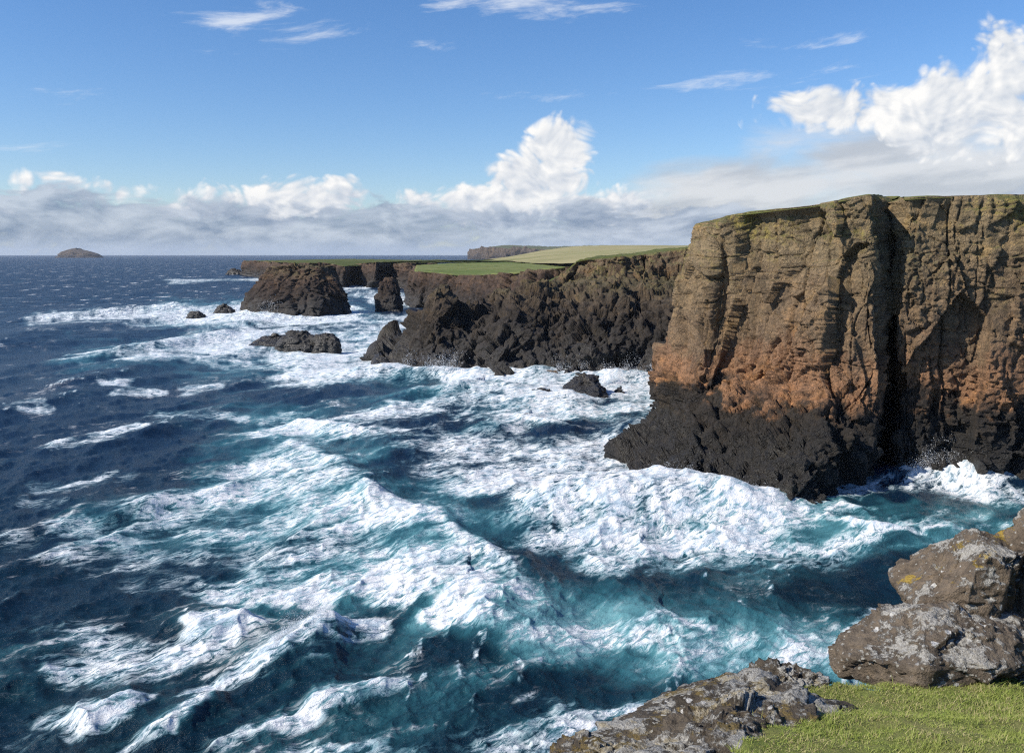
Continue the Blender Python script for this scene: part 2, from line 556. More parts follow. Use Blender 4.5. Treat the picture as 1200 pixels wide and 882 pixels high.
FOAM = [(45, 374, 200, 369, 16, .85), (190, 368, 330, 362, 20, .8), (230, 372, 410, 370, 22, .95), (285, 361, 320, 366, 16, 1), (300, 372, 480, 378, 14, .7),
        (205, 326, 300, 320, 13, .8), (255, 322, 300, 324, 12, .9), (330, 333, 400, 336, 8, .6), (400, 333, 425, 337, 9, .8), (405, 344, 470, 346, 10, .55), (440, 350, 480, 352, 12, .8),
        (90, 421, 210, 415, 14, .5), (160, 416, 300, 401, 24, .75), (250, 410, 400, 417, 34, .82), (280, 393, 400, 402, 20, .95), (340, 385, 480, 392, 18, .6), (400, 380, 490, 376, 14, .65),
        (360, 440, 480, 428, 34, .88), (390, 420, 470, 400, 26, .85), (400, 418, 540, 444, 24, 1), (450, 430, 640, 455, 18, .95),
        (480, 468, 640, 470, 34, .80), (540, 458, 800, 448, 30, .95), (620, 470, 770, 475, 34, .78), (430, 492, 640, 488, 24, .55), (600, 500, 680, 498, 20, .7), (735, 512, 775, 485, 30, 1.1),
        (330, 498, 430, 508, 30, .72), (340, 532, 430, 505, 34, .7), (420, 515, 560, 520, 34, .52), (540, 528, 740, 522, 34, .85), (480, 540, 600, 560, 40, .45),
        (560, 590, 880, 595, 62, 1.15), (600, 565, 780, 548, 50, 1.15), (640, 640, 870, 630, 36, 1.12), (690, 660, 910, 650, 34, .75), (860, 640, 980, 650, 34, .6), (870, 590, 900, 610, 30, .95),
        (92, 628, 200, 602, 30, .66), (150, 602, 300, 577, 24, .66), (270, 577, 430, 562, 34, .72), (310, 548, 420, 565, 34, .78), (200, 612, 480, 612, 50, .55), (400, 600, 500, 620, 34, .62), (130, 655, 420, 645, 30, .52),
        (150, 684, 300, 678, 26, .72), (280, 692, 470, 662, 32, .76), (430, 692, 560, 652, 26, .75), (485, 712, 530, 695, 22, 1.05), (520, 725, 590, 738, 24, 1.05), (590, 742, 760, 752, 26, .5),
        (190, 752, 300, 722, 16, .75), (200, 738, 270, 724, 14, .75), (240, 800, 340, 765, 16, .95), (330, 768, 392, 732, 30, 1.05), (40, 792, 180, 764, 26, .62), (150, 790, 260, 745, 14, .6), (0, 852, 120, 815, 26, .58), (95, 845, 185, 812, 18, .62),
        (160, 860, 232, 835, 9, .95), (228, 838, 268, 798, 8, .95), (360, 824, 468, 794, 18, .72), (400, 852, 480, 872, 26, .5), (560, 866, 700, 856, 44, .68), (620, 832, 740, 850, 36, .58), (250, 850, 340, 830, 16, .4), (0, 730, 130, 770, 40, .3),
        (950, 578, 1130, 562, 24, .95), (1050, 556, 1150, 556, 18, 1.05), (1120, 572, 1230, 582, 24, .7), (930, 604, 1000, 594, 22, .7), (1000, 620, 1180, 610, 22, .35), (930, 640, 1090, 640, 26, .35), (980, 745, 1050, 718, 20, .75), (790, 772, 990, 765, 50, .42),
        (120, 452, 165, 448, 9, .75), (125, 462, 175, 456, 7, .7), (205, 455, 260, 450, 8, .6), (180, 478, 270, 488, 12, .5), (130, 510, 175, 500, 9, .7), (60, 525, 140, 512, 9, .5), (40, 570, 120, 560, 16, .5), (20, 590, 70, 590, 16, .5), (80, 515, 130, 515, 8, .6), (30, 478, 60, 478, 8, .5), (0, 640, 80, 660, 30, .3),
        (1300, 580, 1800, 640, 60, .8), (-300, 600, -100, 640, 60, .5), (-400, 420, -80, 430, 30, .6), (640, 880, 820, 1050, 90, .7)]
AER = [(700, 745, 980, 775, 80, 1.0), (880, 615, 1200, 625, 66, .9), (480, 712, 640, 740, 46, .95), (600, 748, 760, 752, 40, .7), (290, 560, 510, 630, 80, .8), (120, 615, 300, 600, 56, .7), (300, 690, 520, 670, 60, .75), (320, 500, 440, 560, 60, .7),
       (0, 800, 520, 870, 90, .22), (500, 840, 760, 850, 70, .35), (200, 365, 420, 370, 30, .5), (100, 420, 420, 410, 40, .5), (400, 440, 780, 470, 60, .5), (230, 480, 420, 520, 50, .25), (330, 770, 460, 760, 40, .5), (540, 600, 880, 650, 70, .6)]
# crest lines: pixels along the crest, height, half width behind, half width in front
CRESTS = [([(270, 492), (318, 518), (360, 540), (400, 562), (455, 590), (495, 610), (540, 648), (575, 672), (605, 705), (650, 742), (690, 765)], 2.5, 11.0, 5.0), ([(492, 728), (528, 700), (560, 712), (592, 734), (640, 742), (700, 745)], 1.5, 6.0, 3.4),
          ([(262, 806), (300, 782), (340, 758), (392, 722)], 2.3, 6.5, 4.2), ([(160, 862), (230, 836), (268, 796)], 1.5, 5.0, 1.8), ([(100, 620), (150, 598), (240, 580), (330, 552)], 1.6, 7.0, 3.0),
          ([(40, 377), (120, 368), (220, 358), (240, 355)], 4.0, 14.0, 7.0), ([(60, 428), (170, 413), (260, 397), (300, 388)], 3.6, 12.0, 6.0), ([(190, 756), (250, 735), (300, 716)], 1.4, 5.0, 2.0), ([(90, 842), (190, 808)], 1.2, 4.0, 2.0),
          ([(920, 600), (1000, 625), (1080, 628), (1150, 605)], 1.3, 4.0, 2.5), ([(320, 492), (380, 500), (430, 515)], 2.0, 8.0, 3.5), ([(545, 515), (620, 495), (700, 505)], 1.6, 8.0, 4.0), ([(360, 826), (440, 806), (468, 790)], 1.2, 4.0, 1.8),
          ([(430, 470), (560, 455), (640, 468)], 2.4, 10.0, 5.0), ([(700, 740), (780, 730), (860, 745)], 1.0, 5.0, 3.0)]
MOUNDS = [(700, 590, 16, 13, 2.6), (800, 590, 18, 12, 3.2), (870, 590, 8, 6, 2.2), (762, 504, 7, 8, 2.6), (790, 575, 10, 4, 2.0), (500, 442, 14, 5, 3.0), (730, 446, 16, 5, 3.5), (300, 368, 16, 10, 5.0), (640, 600, 12, 10, 1.6), (1085, 558, 14, 6, 1.8), (1130, 558, 10, 5, 1.8), (600, 470, 20, 14, 2.0), (745, 440, 16, 8, 2.2), (330, 370, 50, 16, 3.0), (560, 440, 30, 8, 2.0), (440, 436, 20, 12, 2.5)]

def seg_dist(x, y, pl):
    """signed distance to a polyline (positive on the +x side) and taper towards its ends"""
    best = np.full_like(x, 1e9); sgn = np.zeros_like(x); tt = np.zeros_like(x)
    lens = [math.hypot(*(np.array(b) - np.array(a))) for a, b in zip(pl[:-1], pl[1:])]
    tot = sum(lens); acc = 0
    for (a, b), ln in zip(zip(pl[:-1], pl[1:]), lens):
        bx, by = b[0] - a[0], b[1] - a[1]
        qx, qy = x - a[0], y - a[1]
        t = np.clip((qx * bx + qy * by) / (ln * ln), 0, 1)
        ex, ey = qx - t * bx, qy - t * by
        d = np.hypot(ex, ey)
        w = d < best
        best = np.where(w, d, best)
        sgn = np.where(w, np.sign(ex + 1e-9), sgn)
        tt = np.where(w, (acc + t * ln) / tot, tt)
        acc += ln
    return best * sgn, tt

def build_sea():
    th = np.concatenate([np.linspace(-120, -40, 50, endpoint=False), np.linspace(-40, 39, 960, endpoint=False), np.linspace(39, 100, 26)])
    th = np.radians(th)
    rr = 1.0 / np.linspace(1 / 42.0, 1 / 1400.0, 560)
    rr = np.concatenate([rr, np.geomspace(1450, 40000, 50)])
    T, R = np.meshgrid(th, rr, indexing='ij')
    x0 = (np.sin(T) * R).ravel(); y0 = (np.cos(T) * R).ravel(); R = R.ravel()
    h1, dx1, dy1, j1, L1 = fft_ocean(512, 420.0, 17.0, (0.98, -0.2), 0.85, 12.0, 160.0, 8, 3)
    h2, dx2, dy2, j2, L2 = fft_ocean(512, 83.0, 11.0, (0.95, 0.3), 0.20, 1.0, 16.0, 4, 5)
    h3, dx3, dy3, j3, L3 = fft_ocean(256, 23.0, 6.0, (0.8, 0.6), 0.055, 0.28, 3.0, 1.5, 8)
    f1 = np.clip(1.25 - R / 2600, 0, 1)
    f2 = np.clip(1.3 - R / 700, 0, 1) ** 1.5
    f3 = np.clip(1.3 - R / 260, 0, 1) ** 1.5
    ca, sa = math.cos(0.5), math.sin(0.5)
    xr, yr = x0 * ca - y0 * sa, x0 * sa + y0 * ca
    z = f1 * samp(h1, L1, x0, y0) + f2 * samp(h2, L2, xr, yr) + f3 * samp(h3, L3, x0, y0)
    ch = -0.8      # pulls the water towards the crests
    s2x, s2y = samp(dx2, L2, xr, yr), samp(dy2, L2, xr, yr)
    X = x0 + ch * (f1 * samp(dx1, L1, x0, y0) + f2 * (s2x * ca + s2y * sa) + f3 * samp(dx3, L3, x0, y0))
    Y = y0 + ch * (f1 * samp(dy1, L1, x0, y0) + f2 * (-s2x * sa + s2y * ca) + f3 * samp(dy3, L3, x0, y0))
    jac = samp(j1, L1, x0, y0) * f1 + samp(j2, L2, xr, yr) * f2 * 0.7
    near = R < 2200
    P2 = np.stack([x0, y0, np.zeros_like(x0)], 1)
    # ragged edges: warp the plan before reading the foam and crests
    w1 = fbm(P2 * 0.06, 4) - 0.5; w2 = fbm(P2 * 0.06 + 41, 4) - 0.5
    wx = x0 + w1 * 14; wy = y0 + w2 * 14
    px, py = to_px(wx, np.maximum(wy, 8.0))
    px = np.where(near, px, -5000); py = np.where(near, py, 302)
    pxc = np.clip(px, -3000, 3000); pyc = np.clip(py, 290, 1600)
    foam = 0.86 * caps(pxc, pyc, FOAM, 2.0)
    hole = caps(pxc, pyc, [(395, 466, 490, 458, 26, .85), (650, 508, 760, 492, 24, .7), (430, 500, 560, 497, 14, .5), (440, 540, 520, 600, 40, .4), (330, 470, 400, 480, 20, .5), (250, 640, 330, 625, 22, .4), (300, 720, 480, 700, 14, .5)], 2.0)
    foam = foam * (1 - np.clip(hole, 0, 0.9))
    aer = 0.8 * caps(pxc, pyc, AER, 1.6)
    # breaking crests and mounds of water over the rocks
    wx2 = x0 + w1 * 8; wy2 = y0 + w2 * 8
    for pl, hh, wb, wf in CRESTS:
        wpl = [tuple(sea_pt(*p)[:2]) for p in pl]
        d, t = seg_dist(wx2, wy2, wpl)
        taper = np.clip(np.minimum(t, 1 - t) * 3.5, 0, 1)
        taper = taper * taper * (3 - 2 * taper)
        end = np.exp(-(np.clip(np.abs(d) - 3 * wb, 0, None)))
        prof = np.where(d < 0, np.exp(-np.abs(d / wb) ** 1.3), np.exp(-(d / wf) ** 2)) * end
        vary = 0.75 + 0.6 * (fbm(P2 * 0.12 + 9, 2))
        z += hh * prof * taper * vary * 0.85
        X += 0.10 * hh * prof * taper
        if hh > 1.8:
            foam = foam * (1 - 0.72 * taper * np.exp(-((d - 1.5 * wf) / (1.1 * wf)) ** 2) * np.clip(1.4 - R / 260, 0, 1))
        foam = np.maximum(foam, taper * 0.75 * np.exp(-((d + 0.5) / (0.16 * (wb + wf))) ** 2) * vary)
        aer = np.maximum(aer, 0.55 * prof * taper * np.clip(1.3 - R / 500, 0.2, 1))
    for mx, my, rx, ry, hh in MOUNDS:
        c = sea_pt(mx, my)
        d = ((wx2 - c[0]) / rx) ** 2 + ((wy2 - c[1]) / ry) ** 2
        z += hh * np.exp(-d * 1.2)
    # churned white water is lumpy
    lf = np.clip(foam * 1.2 - 0.15, 0, 1) * np.clip(1.2 - R / 500, 0, 1)
    # whitecaps on the crests of the open sea
    cap = np.clip((jac - np.percentile(jac[near], 93)) / (jac[near].std() * 1.2), 0, 1) * np.clip(1.2 - R / 1500, 0, 1)
    cap *= np.clip((fbm(P2 * 0.035 + 3, 3) - 0.42) * 6, 0, 1)
    foam = np.clip(np.maximum(foam, cap * 0.55), 0, 1.15)
    foam = np.where(R < 1500, foam, 0)
    # streaks of foam drawn out along the drift of the water, torn by the chop
    def unit(n):
        return (n - n.mean()) / n.std()
    sA, sB = 0.75, 0.66
    wa = fbm(P2 * 0.035 + 71, 4) - 0.5; wb_ = fbm(P2 * 0.11 + 77, 4) - 0.5
    ua = (x0 * sA + y0 * sB); ub = (-x0 * sB + y0 * sA) + wa * 26 + wb_ * 7
    S1 = np.stack([ua * 0.035, ub * 0.13, x0 * 0], 1); S2 = np.stack([ua * 0.16, ub * 0.50, x0 * 0 + 7], 1)
    n_big = unit(fbm(S1, 5, gain=0.6)); n_mid = unit(fbm(S2, 4, gain=0.6))
    lace = unit(1 - np.abs(fbm(np.stack([ua * 0.10, ub * 0.22, x0 * 0 + 3], 1), 4, gain=0.55) - 0.5) * 4)
    pat = unit(0.8 * n_big + 0.55 * n_mid + 0.6 * lace)
    z += lf * (0.22 * n_big + 0.05 * n_mid + 0.04 * lace)
    pat = pat * np.clip(1.25 - R / 1600, 0.3, 1)
    aer = np.clip(aer + 0.10 * unit(fbm(S1 + 13, 4)), 0, 1)
    V = np.stack([X, Y, z], 1)
    V[R > 2500, 2] -= 0.0
    return mesh_obj('sea', V, grid_faces(len(th), len(rr), flip=True), sea_material(), attrs={'foam': foam, 'aer': aer, 'pat': pat})

def sea_material():
    m, g, b, out = material('sea_water')
    geo = g.node('ShaderNodeNewGeometry')
    P = E(g, geo.outputs['Position'])
    x, y, z = g.sep(P)
    dist = g.vm('LENGTH', g.xyz(x, y, 0.0), out='Value')
    fo, ae, pa = g.attr('foam'), g.attr('aer'), g.attr('pat')
    # fine foam: stretched along the drift, warped, drawn into a net of filaments
    u = x * 0.75 + y * 0.66
    w = y * 0.75 - x * 0.66
    Q = g.xyz(u * 0.40, w, 0.0)
    n2 = g.noise(Q, 1.1, 9.0, 0.76, dist=0.5, dim='2D')
    n3 = g.noise(Q, 0.42, 5.0, 0.62, dist=0.6, dim='2D')
    lace1 = (1.0 - (n3 - 0.5).abs() * 9.0).max(-0.6)
    lace2 = (1.0 - (n2 - 0.5).abs() * 9.0).max(-0.6)
    v = fo * 0.98 + pa * 0.20 + (n2 - 0.5) * 1.8 + lace1 * 0.17 + lace2 * 0.26 - 0.11
    f = g.ss(0.38, 1.05, v)
    thin = g.ss(0.15, 0.75, v) * g.ss(0.02, 0.35, fo)
    # specks of white on the open sea far out
    sp = g.noise(g.xyz(x * 0.06, y * 0.022, 0.0), 1.0, 4.0, 0.7, dim='2D')
    fs = g.ss(0.61, 0.70, sp) * g.ss(350.0, 900.0, dist)
    f = f.max(fs * 0.8)
    teal = g.ss(230.0, 60.0, dist)
    deep = g.mix(teal * 0.8 + pa * 0.08, (0.0035, 0.015, 0.038), (0.004, 0.022, 0.034))
    ad = (ae * 0.80 + thin * 0.35 + pa * 0.07).clamp()
    c = g.mix(g.ss(0.08, 0.75, ad) * 0.75, deep, (0.048, 0.19, 0.23))
    c = g.mix(g.ss(0.45, 1.15, ad), c, (0.20, 0.42, 0.45))
    c = g.mix(thin * 0.35, c, (0.17, 0.34, 0.41))
    fwhite = g.mix(g.ss(0.36, 0.60, n2 + (n3 - 0.5) * 0.6), (0.42, 0.53, 0.61), (0.86, 0.865, 0.86))
    c = g.mix(f, c, fwhite)
    g.link(c, b.inputs['Base Color'])
    b.inputs['IOR'].default_value = 1.33
    rough = g.ss(60.0, 1200.0, dist, 0.24, 0.34)
    g.link(rough + f * 0.6, b.inputs['Roughness'])
    g.link(0.24 - f * 0.14, b.inputs['Specular IOR Level'])
    r1 = g.noise(Q, 1.6, 6.0, 0.66, dist=0.3, dim='2D')
    r1 = 1.0 - (r1 - 0.5).abs() * 2.6
    r2 = g.noise(g.vm('MULTIPLY', P, (1.0, 0.6, 1.0)), 0.10, 4.0, 0.6, dim='2D')
    farw = g.ss(200.0, 900.0, dist)
    hgt = r1 * 0.16 + r2 * farw * 6.0 + f * (n2 * 0.06 + 0.02)
    g.link(g.bump(hgt, 1.0, 1.0), b.inputs['Normal'])
    return m

sea = tag(build_sea(), kind='structure')

# ------------------------------------------------------------------ cliffs from control nets
def cliff_from_net(name, net, nu, nv, mat, disp, parent=None):
    """net[column][level] = (px, py, Y) ; returns object and the displaced grid"""
    C = np.array([[p[:3] if len(p) == 4 else pt(*p) for p in colm] for colm in net], dtype=float)
    Gd = spline(spline(C, nu, 0), nv, 1)
    N = grid_normals(Gd)
    if (N[..., 1].mean()) > 0:
        N = -N
    P = Gd.reshape(-1, 3)
    Nf = N.reshape(-1, 3)
    d, lat = disp(P, np.linspace(0, 1, nv)[None, :].repeat(nu, 0).ravel())
    Q = P + Nf * d[:, None]
    if lat is not None:
        Q = Q + lat
    F = grid_faces(nu, nv)
    o = mesh_obj(name, Q, F, mat, parent)
    fix_normals(o, Nf.mean(0))
    return o, Q.reshape(nu, nv, 3)

def fix_normals(o, ref):
    me = o.data
    n = np.empty(len(me.polygons) * 3, np.float32)
    me.polygons.foreach_get('normal', n)
    if (n.reshape(-1, 3).mean(0) @ ref) < 0:
        me.flip_normals()

def rock_disp(big, mid, small, fiss=0.0, sx=1.0):
    def f(P, v):
        Pw = P + 2.0 * sx * np.stack([fbm(P / (11.0 * sx) + k * 13, 3) - 0.5 for k in range(3)], 1)
        d = 0.55 * big * (fbm(P / (26.0 * sx), 4) - 0.5) * 2
        d = d + 0.8 * big * blocks(Pw / np.array([13.0, 13.0, 17.0]) / sx + 2.2, 0.55)
        d = d + mid * blocks(Pw / np.array([7.0, 7.0, 13.0]) / sx, 0.55)
        d = d + mid * 0.45 * blocks(Pw / np.array([2.9, 2.9, 4.2]) / sx + 9.1, 0.6)
        d = d + small * blocks(Pw / np.array([1.25, 1.25, 1.2]) / sx + 4.4, 0.6)
        d = d + small * 1.2 * (fbm(P / (1.6 * sx), 4, 0.55) - 0.5)
        if fiss:
            s = fbm(Pw * np.array([1 / 9.0, 1 / 9.0, 1 / 70.0]) / sx + 31, 3)
            d = d - fiss * np.clip(1 - np.abs(s - 0.5) / 0.035, 0, 1) ** 1.5
        d = d * np.clip((1.0 - v) * 30, 0.15, 1)
        return d, None
    return f

def wall_disp(P, v):
    Pw = P + 1.6 * np.stack([fbm(P / 9.0 + k * 13, 3) - 0.5 for k in range(3)], 1)
    low = np.clip((16 - P[:, 2]) / 5, 0, 1)
    d = 0.8 * (fbm(P / 30.0, 3) - 0.5) * 2
    d = d + 3.4 * blocks(Pw / np.array([13.0, 13.0, 38.0]) + 0.37, 0.95)
    d = d + 1.7 * blocks(Pw / np.array([5.6, 5.6, 13.0]) + 5.2, 0.9)
    d = d + (0.55 + 1.1 * low) * blocks(Pw / np.array([2.6, 2.6, 3.6]) + 9.1, 0.9)
    rough = np.clip((fbm(P / 12.0 + 50, 3) - 0.42) * 6, 0.1, 1)
    d = d + (0.40 * rough + 0.25 * low) * blocks(Pw / np.array([1.1, 1.1, 0.9]) + 4.4, 0.8)
    d = d + 0.5 * (fbm(P / np.array([1.6, 1.6, 1.1]), 5, 0.6) - 0.5) * (0.5 + rough)
    s = fbm(Pw * np.array([1 / 9.0, 1 / 9.0, 1 / 90.0]) + 31, 3)
    d = d - 1.8 * np.clip(1 - np.abs(s - 0.5) / 0.022, 0, 1) ** 1.5
    s2 = fbm(Pw * np.array([1 / 3.6, 1 / 3.6, 1 / 34.0]) + 11, 3)
    d = d - 0.8 * np.clip(1 - np.abs(s2 - 0.5) / 0.020, 0, 1)
    s3 = fbm(Pw * np.array([1 / 16.0, 1 / 16.0, 1 / 3.2]) + 61, 3)
    d = d - 0.55 * np.clip(1 - np.abs(s3 - 0.52) / 0.014, 0, 1)
    led = fbm(np.stack([P[:, 0] / 30, P[:, 1] / 30, P[:, 2] / 1.7], 1) + 3, 3) - 0.5
    d = d + led * 1.6 * np.clip((P[:, 2] - 38) / 8, 0.0, 1)
    return d * np.clip((1.0 - v) * 30, 0.15, 1), None

def column(rim, foot, n, Yr, Yf, extra=None):
    """straight wall column between rim and foot pixels"""
    out = []
    for k in range(n):
        t = k / (n - 1)
        out.append((foot[0] + (rim[0] - foot[0]) * t, foot[1] + (rim[1] - foot[1]) * t, Yf + (Yr - Yf) * t))
    return out

def sub(c):
    """a point under the water below the foot point of a column"""
    p = pt(*c)
    return (p[0], p[1] - 1.0, -4.0, 1)

def with_sub(c):
    return [sub(c[0])] + c

main_net = [with_sub(c) for c in [
    [(905, 440, 300), (905, 432, 300), (905, 420, 300), (905, 395, 300), (905, 350, 300), (905, 310, 300), (905, 275, 300)],
    [(850, 490, 240), (850, 470, 240), (850, 450, 240), (850, 410, 240), (850, 350, 240), (850, 300, 240), (850, 264, 240)],
    [(830, 497, 202), (826, 480, 202), (822, 462, 202), (828, 410, 201), (836, 350, 201), (840, 300, 200), (844, 262, 200)],
    [(780, 505, 186), (782, 488, 182), (778, 470, 179), (797, 410, 180), (811, 350, 181), (820, 300, 181), (827, 261, 181)],
    [(728, 539, 164.5), (756, 518, 168), (808, 470, 168), (822, 410, 170), (831, 350, 171), (838, 300, 172), (845, 256, 173)],
    [(775, 566, 146), (800, 520, 156), (845, 464, 164), (848, 410, 169), (850, 350, 171), (852, 300, 171), (856, 252, 169)],
    [(838, 580, 139), (850, 525, 150), (888, 460, 159), (893, 412, 162), (896, 350, 163), (898, 300, 163), (903, 246, 162)],
    [(888, 590, 135), (895, 530, 144), (935, 458, 154), (940, 412, 156), (942, 350, 156), (945, 300, 157), (950, 240, 158)],
    [(930, 594, 133), (940, 525, 140), (978, 456, 150), (980, 415, 151), (982, 350, 152), (984, 300, 153), (985, 234, 153)],
    [(965, 582, 137), (982, 525, 142), (1012, 456, 148), (1014, 415, 149), (1016, 350, 149), (1016, 300, 150), (1014, 229, 151)],
    [(1004, 570, 144), (1014, 525, 146), (1032, 460, 148), (1034, 415, 148), (1036, 350, 149), (1030, 300, 150), (1022, 229, 151)],
    [(1010, 566, 147), (1018, 525, 150), (1035, 460, 151), (1037, 415, 151), (1040, 350, 152), (1034, 300, 154), (1026, 229, 156)],
    [(1030, 556, 160), (1036, 525, 168), (1041, 470, 172), (1044, 415, 173), (1046, 350, 173), (1042, 300, 174), (1036, 231, 174)],
    [(1044, 550, 160), (1044, 525, 166), (1048, 470, 170), (1049, 415, 170), (1052, 350, 170), (1054, 300, 170), (1054, 231, 170)],
    [(1050, 556, 151), (1048, 525, 153), (1050, 470, 154), (1052, 415, 154), (1055, 350, 154), (1058, 300, 155), (1060, 232, 155)],
    [(1085, 557, 150), (1085, 525, 150), (1086, 470, 151), (1088, 415, 152), (1090, 350, 152), (1092, 300, 153), (1094, 230, 153)],
    [(1140, 560, 148.5), (1140, 525, 149), (1140, 470, 150), (1140, 415, 150), (1140, 350, 151), (1140, 300, 151), (1140, 229, 152)],
    [(1205, 566, 146), (1205, 525, 147), (1205, 470, 148), (1205, 415, 149), (1205, 350, 149), (1205, 300, 150), (1205, 228, 151)],
    [(1330, 570, 143), (1330, 525, 145), (1330, 470, 147), (1330, 415, 148), (1330, 350, 149), (1330, 300, 150), (1330, 226, 151)],
    [(1520, 570, 140), (1520, 525, 142), (1520, 470, 145), (1520, 415, 147), (1520, 350, 148), (1520, 300, 150), (1520, 224, 151)],
    [(1800, 570, 135), (1800, 525, 138), (1800, 470, 142), (1800, 415, 145), (1800, 350, 148), (1800, 300, 150), (1800, 222, 151)]]]
main_cliff, MG = cliff_from_net('cliff', main_net, 660, 400, M_CLIFF, wall_disp)
tag(main_cliff, 'tall sheer brown and orange cliff with black rock shelf at its foot', kind='structure')

def turf_cap(name, rim, back, rise, mat, parent, n=26, amp=0.35):
    """grass sheet from the rim of a cliff back over the land; rim (n,3), back vector per rim point"""
    nu = len(rim)
    t = np.linspace(0, 1, n) ** 2.0
    Gd = np.zeros((nu, n, 3))
    for k, tt in enumerate(t):
        Gd[:, k] = rim + back * tt
        Gd[:, k, 2] = rim[:, 2] + rise * tt
    P = Gd.reshape(-1, 3)
    dz = (fbm(P / 6.0, 4) - 0.5) * amp * 2
    ed = np.repeat((np.arange(n) == 0)[None], nu, 0).ravel()
    P[:, 2] += np.where(ed, -0.35, dz + 0.12)
    o = mesh_obj(name, P, grid_faces(nu, n), mat, parent)
    fix_normals(o, np.array([0, 0, 1.0]))
    return o

rim = MG[:, -1].copy()
bk = np.zeros_like(rim)
bk[:, 1] = 190.0 + np.linspace(-120, 60, len(rim)); bk[:, 0] = np.linspace(70, 10, len(rim))
turf_cap('turf', rim, bk, 2.0, M_TURF, main_cliff)

head_net = [with_sub(c) for c in [
    [(452, 395, 380), (453, 393, 380), (454, 391, 380), (456, 389, 380), (460, 386, 382), (466, 384, 384)],
    [(448, 428, 312), (452, 424, 315), (457, 418, 318), (465, 408, 322), (472, 400, 330), (480, 394, 345)],
    [(478, 437, 289), (477, 415, 297), (483, 395, 303), (492, 374, 308), (500, 354, 314), (506, 345, 320)],
    [(512, 441, 283), (508, 420, 290), (508, 395, 297), (510, 365, 304), (512, 345, 310), (517, 337, 318)],
    [(550, 443, 280), (548, 420, 290), (548, 398, 300), (547, 380, 308), (548, 366, 316), (552, 357, 326)],
    [(592, 444, 278), (590, 420, 283), (590, 398, 290), (594, 374, 304), (598, 356, 322), (602, 345, 338)],
    [(640, 443, 280), (640, 415, 290), (640, 390, 303), (646, 358, 322), (652, 336, 340), (656, 324, 352)],
    [(662, 442, 280), (662, 412, 290), (664, 386, 302), (670, 352, 322), (676, 327, 348), (678, 305, 354)],
    [(690, 441, 281), (690, 408, 288), (694, 378, 298), (700, 348, 318), (706, 325, 345), (708, 303, 350)],
    [(740, 440, 283), (742, 402, 296), (744, 372, 308), (752, 342, 325), (756, 322, 343), (756, 298, 348)],
    [(785, 438, 286), (786, 398, 294), (788, 362, 304), (792, 340, 324), (796, 318, 340), (796, 292, 346)],
    [(840, 436, 288), (842, 400, 298), (844, 365, 310), (846, 340, 326), (850, 316, 338), (850, 288, 344)],
    [(930, 434, 290), (932, 400, 300), (934, 365, 310), (936, 340, 322), (940, 316, 332), (940, 285, 340)]]]
headland, HG = cliff_from_net('headland', head_net, 470, 270, M_HEAD, rock_disp(6.5, 5.0, 1.2, fiss=2.5, sx=1.7))
tag(headland, 'dark craggy headland with black broken rocks reaching into the surf', kind='structure')
rim = HG[:, -1].copy()
sel = slice(210, None)
rim2 = rim[sel]
bk = np.zeros_like(rim2); bk[:, 1] = 240.0; bk[:, 0] = 30.0
turf_cap('turf', rim2, bk, 1.0, M_TURF, headland, amp=0.8)

# farther coast: low brown cliffs with flat green turf, running away to the north
coast_net = [with_sub(c) for c in [
    [(482, 340, 930), (484, 334, 932), (485, 326, 934), (486, 318, 938), (488, 311, 942)],
    [(480, 357, 690), (481, 348, 694), (481, 338, 696), (482, 328, 698), (486, 318, 702)],
    [(500, 360, 650), (500, 350, 654), (500, 340, 656), (501, 330, 660), (503, 319, 664)],
    [(530, 366, 600), (530, 354, 604), (530, 344, 606), (531, 332, 610), (533, 322, 614)],
    [(560, 374, 550), (560, 360, 554), (560, 348, 556), (561, 335, 560), (563, 322, 564)],
    [(600, 385, 490), (600, 365, 494), (600, 350, 496), (601, 335, 500), (603, 320, 504)],
    [(650, 395, 450), (650, 370, 454), (650, 350, 456), (651, 332, 460), (653, 314, 464)],
    [(720, 400, 430), (720, 370, 434), (720, 345, 436), (721, 325, 440), (723, 304, 444)]]]
coast, CG = cliff_from_net('coast_cliff', coast_net, 420, 90, M_STACK, rock_disp(4.0, 4.0, 1.2, fiss=2.5, sx=2.2))
tag(coast, 'low brown sea cliff topped with flat bright green turf behind the headland', kind='structure')
rim = CG[:, -1].copy()
bk = np.zeros_like(rim); bk[:, 0] = np.linspace(120, 420, len(rim)); bk[:, 1] = np.linspace(900, 700, len(rim))
turf_cap('turf', rim, bk, 3.0, M_TURF_GREEN, coast, amp=0.9)

far_net = [with_sub(c) for c in [
    [(300, 322, 1720), (300, 318, 1720), (300, 314, 1722), (301, 309, 1724)],
    [(284, 322, 1660), (284, 318, 1662), (285, 312, 1664), (288, 306, 1666)],
    [(305, 325, 1480), (305, 320, 1482), (306, 313, 1484), (308, 306, 1488)],
    [(345, 333, 1150), (345, 325, 1154), (345, 316, 1156), (346, 308, 1160)],
    [(380, 334, 1120), (380, 326, 1124), (381, 317, 1126), (382, 308, 1130)],
    [(402, 336, 1065), (402, 329, 1070), (403, 321, 1074), (404, 312, 1080)],
    [(418, 333, 1140), (418, 326, 1144), (418, 319, 1146), (419, 309, 1150)],
    [(438, 337, 1040), (438, 329, 1046), (439, 318, 1050), (440, 307, 1056)],
    [(458, 335, 1095), (458, 327, 1100), (458, 318, 1104), (459, 309, 1108)],
    [(478, 338, 1020), (478, 330, 1026), (479, 319, 1030), (480, 308, 1036)],
    [(505, 336, 1060), (505, 328, 1064), (505, 318, 1066), (507, 308, 1070)]]]
farc, FG = cliff_from_net('coast_cliff', far_net, 420, 70, M_STACK, rock_disp(8.0, 7.0, 2.0, fiss=7.0, sx=2.6))
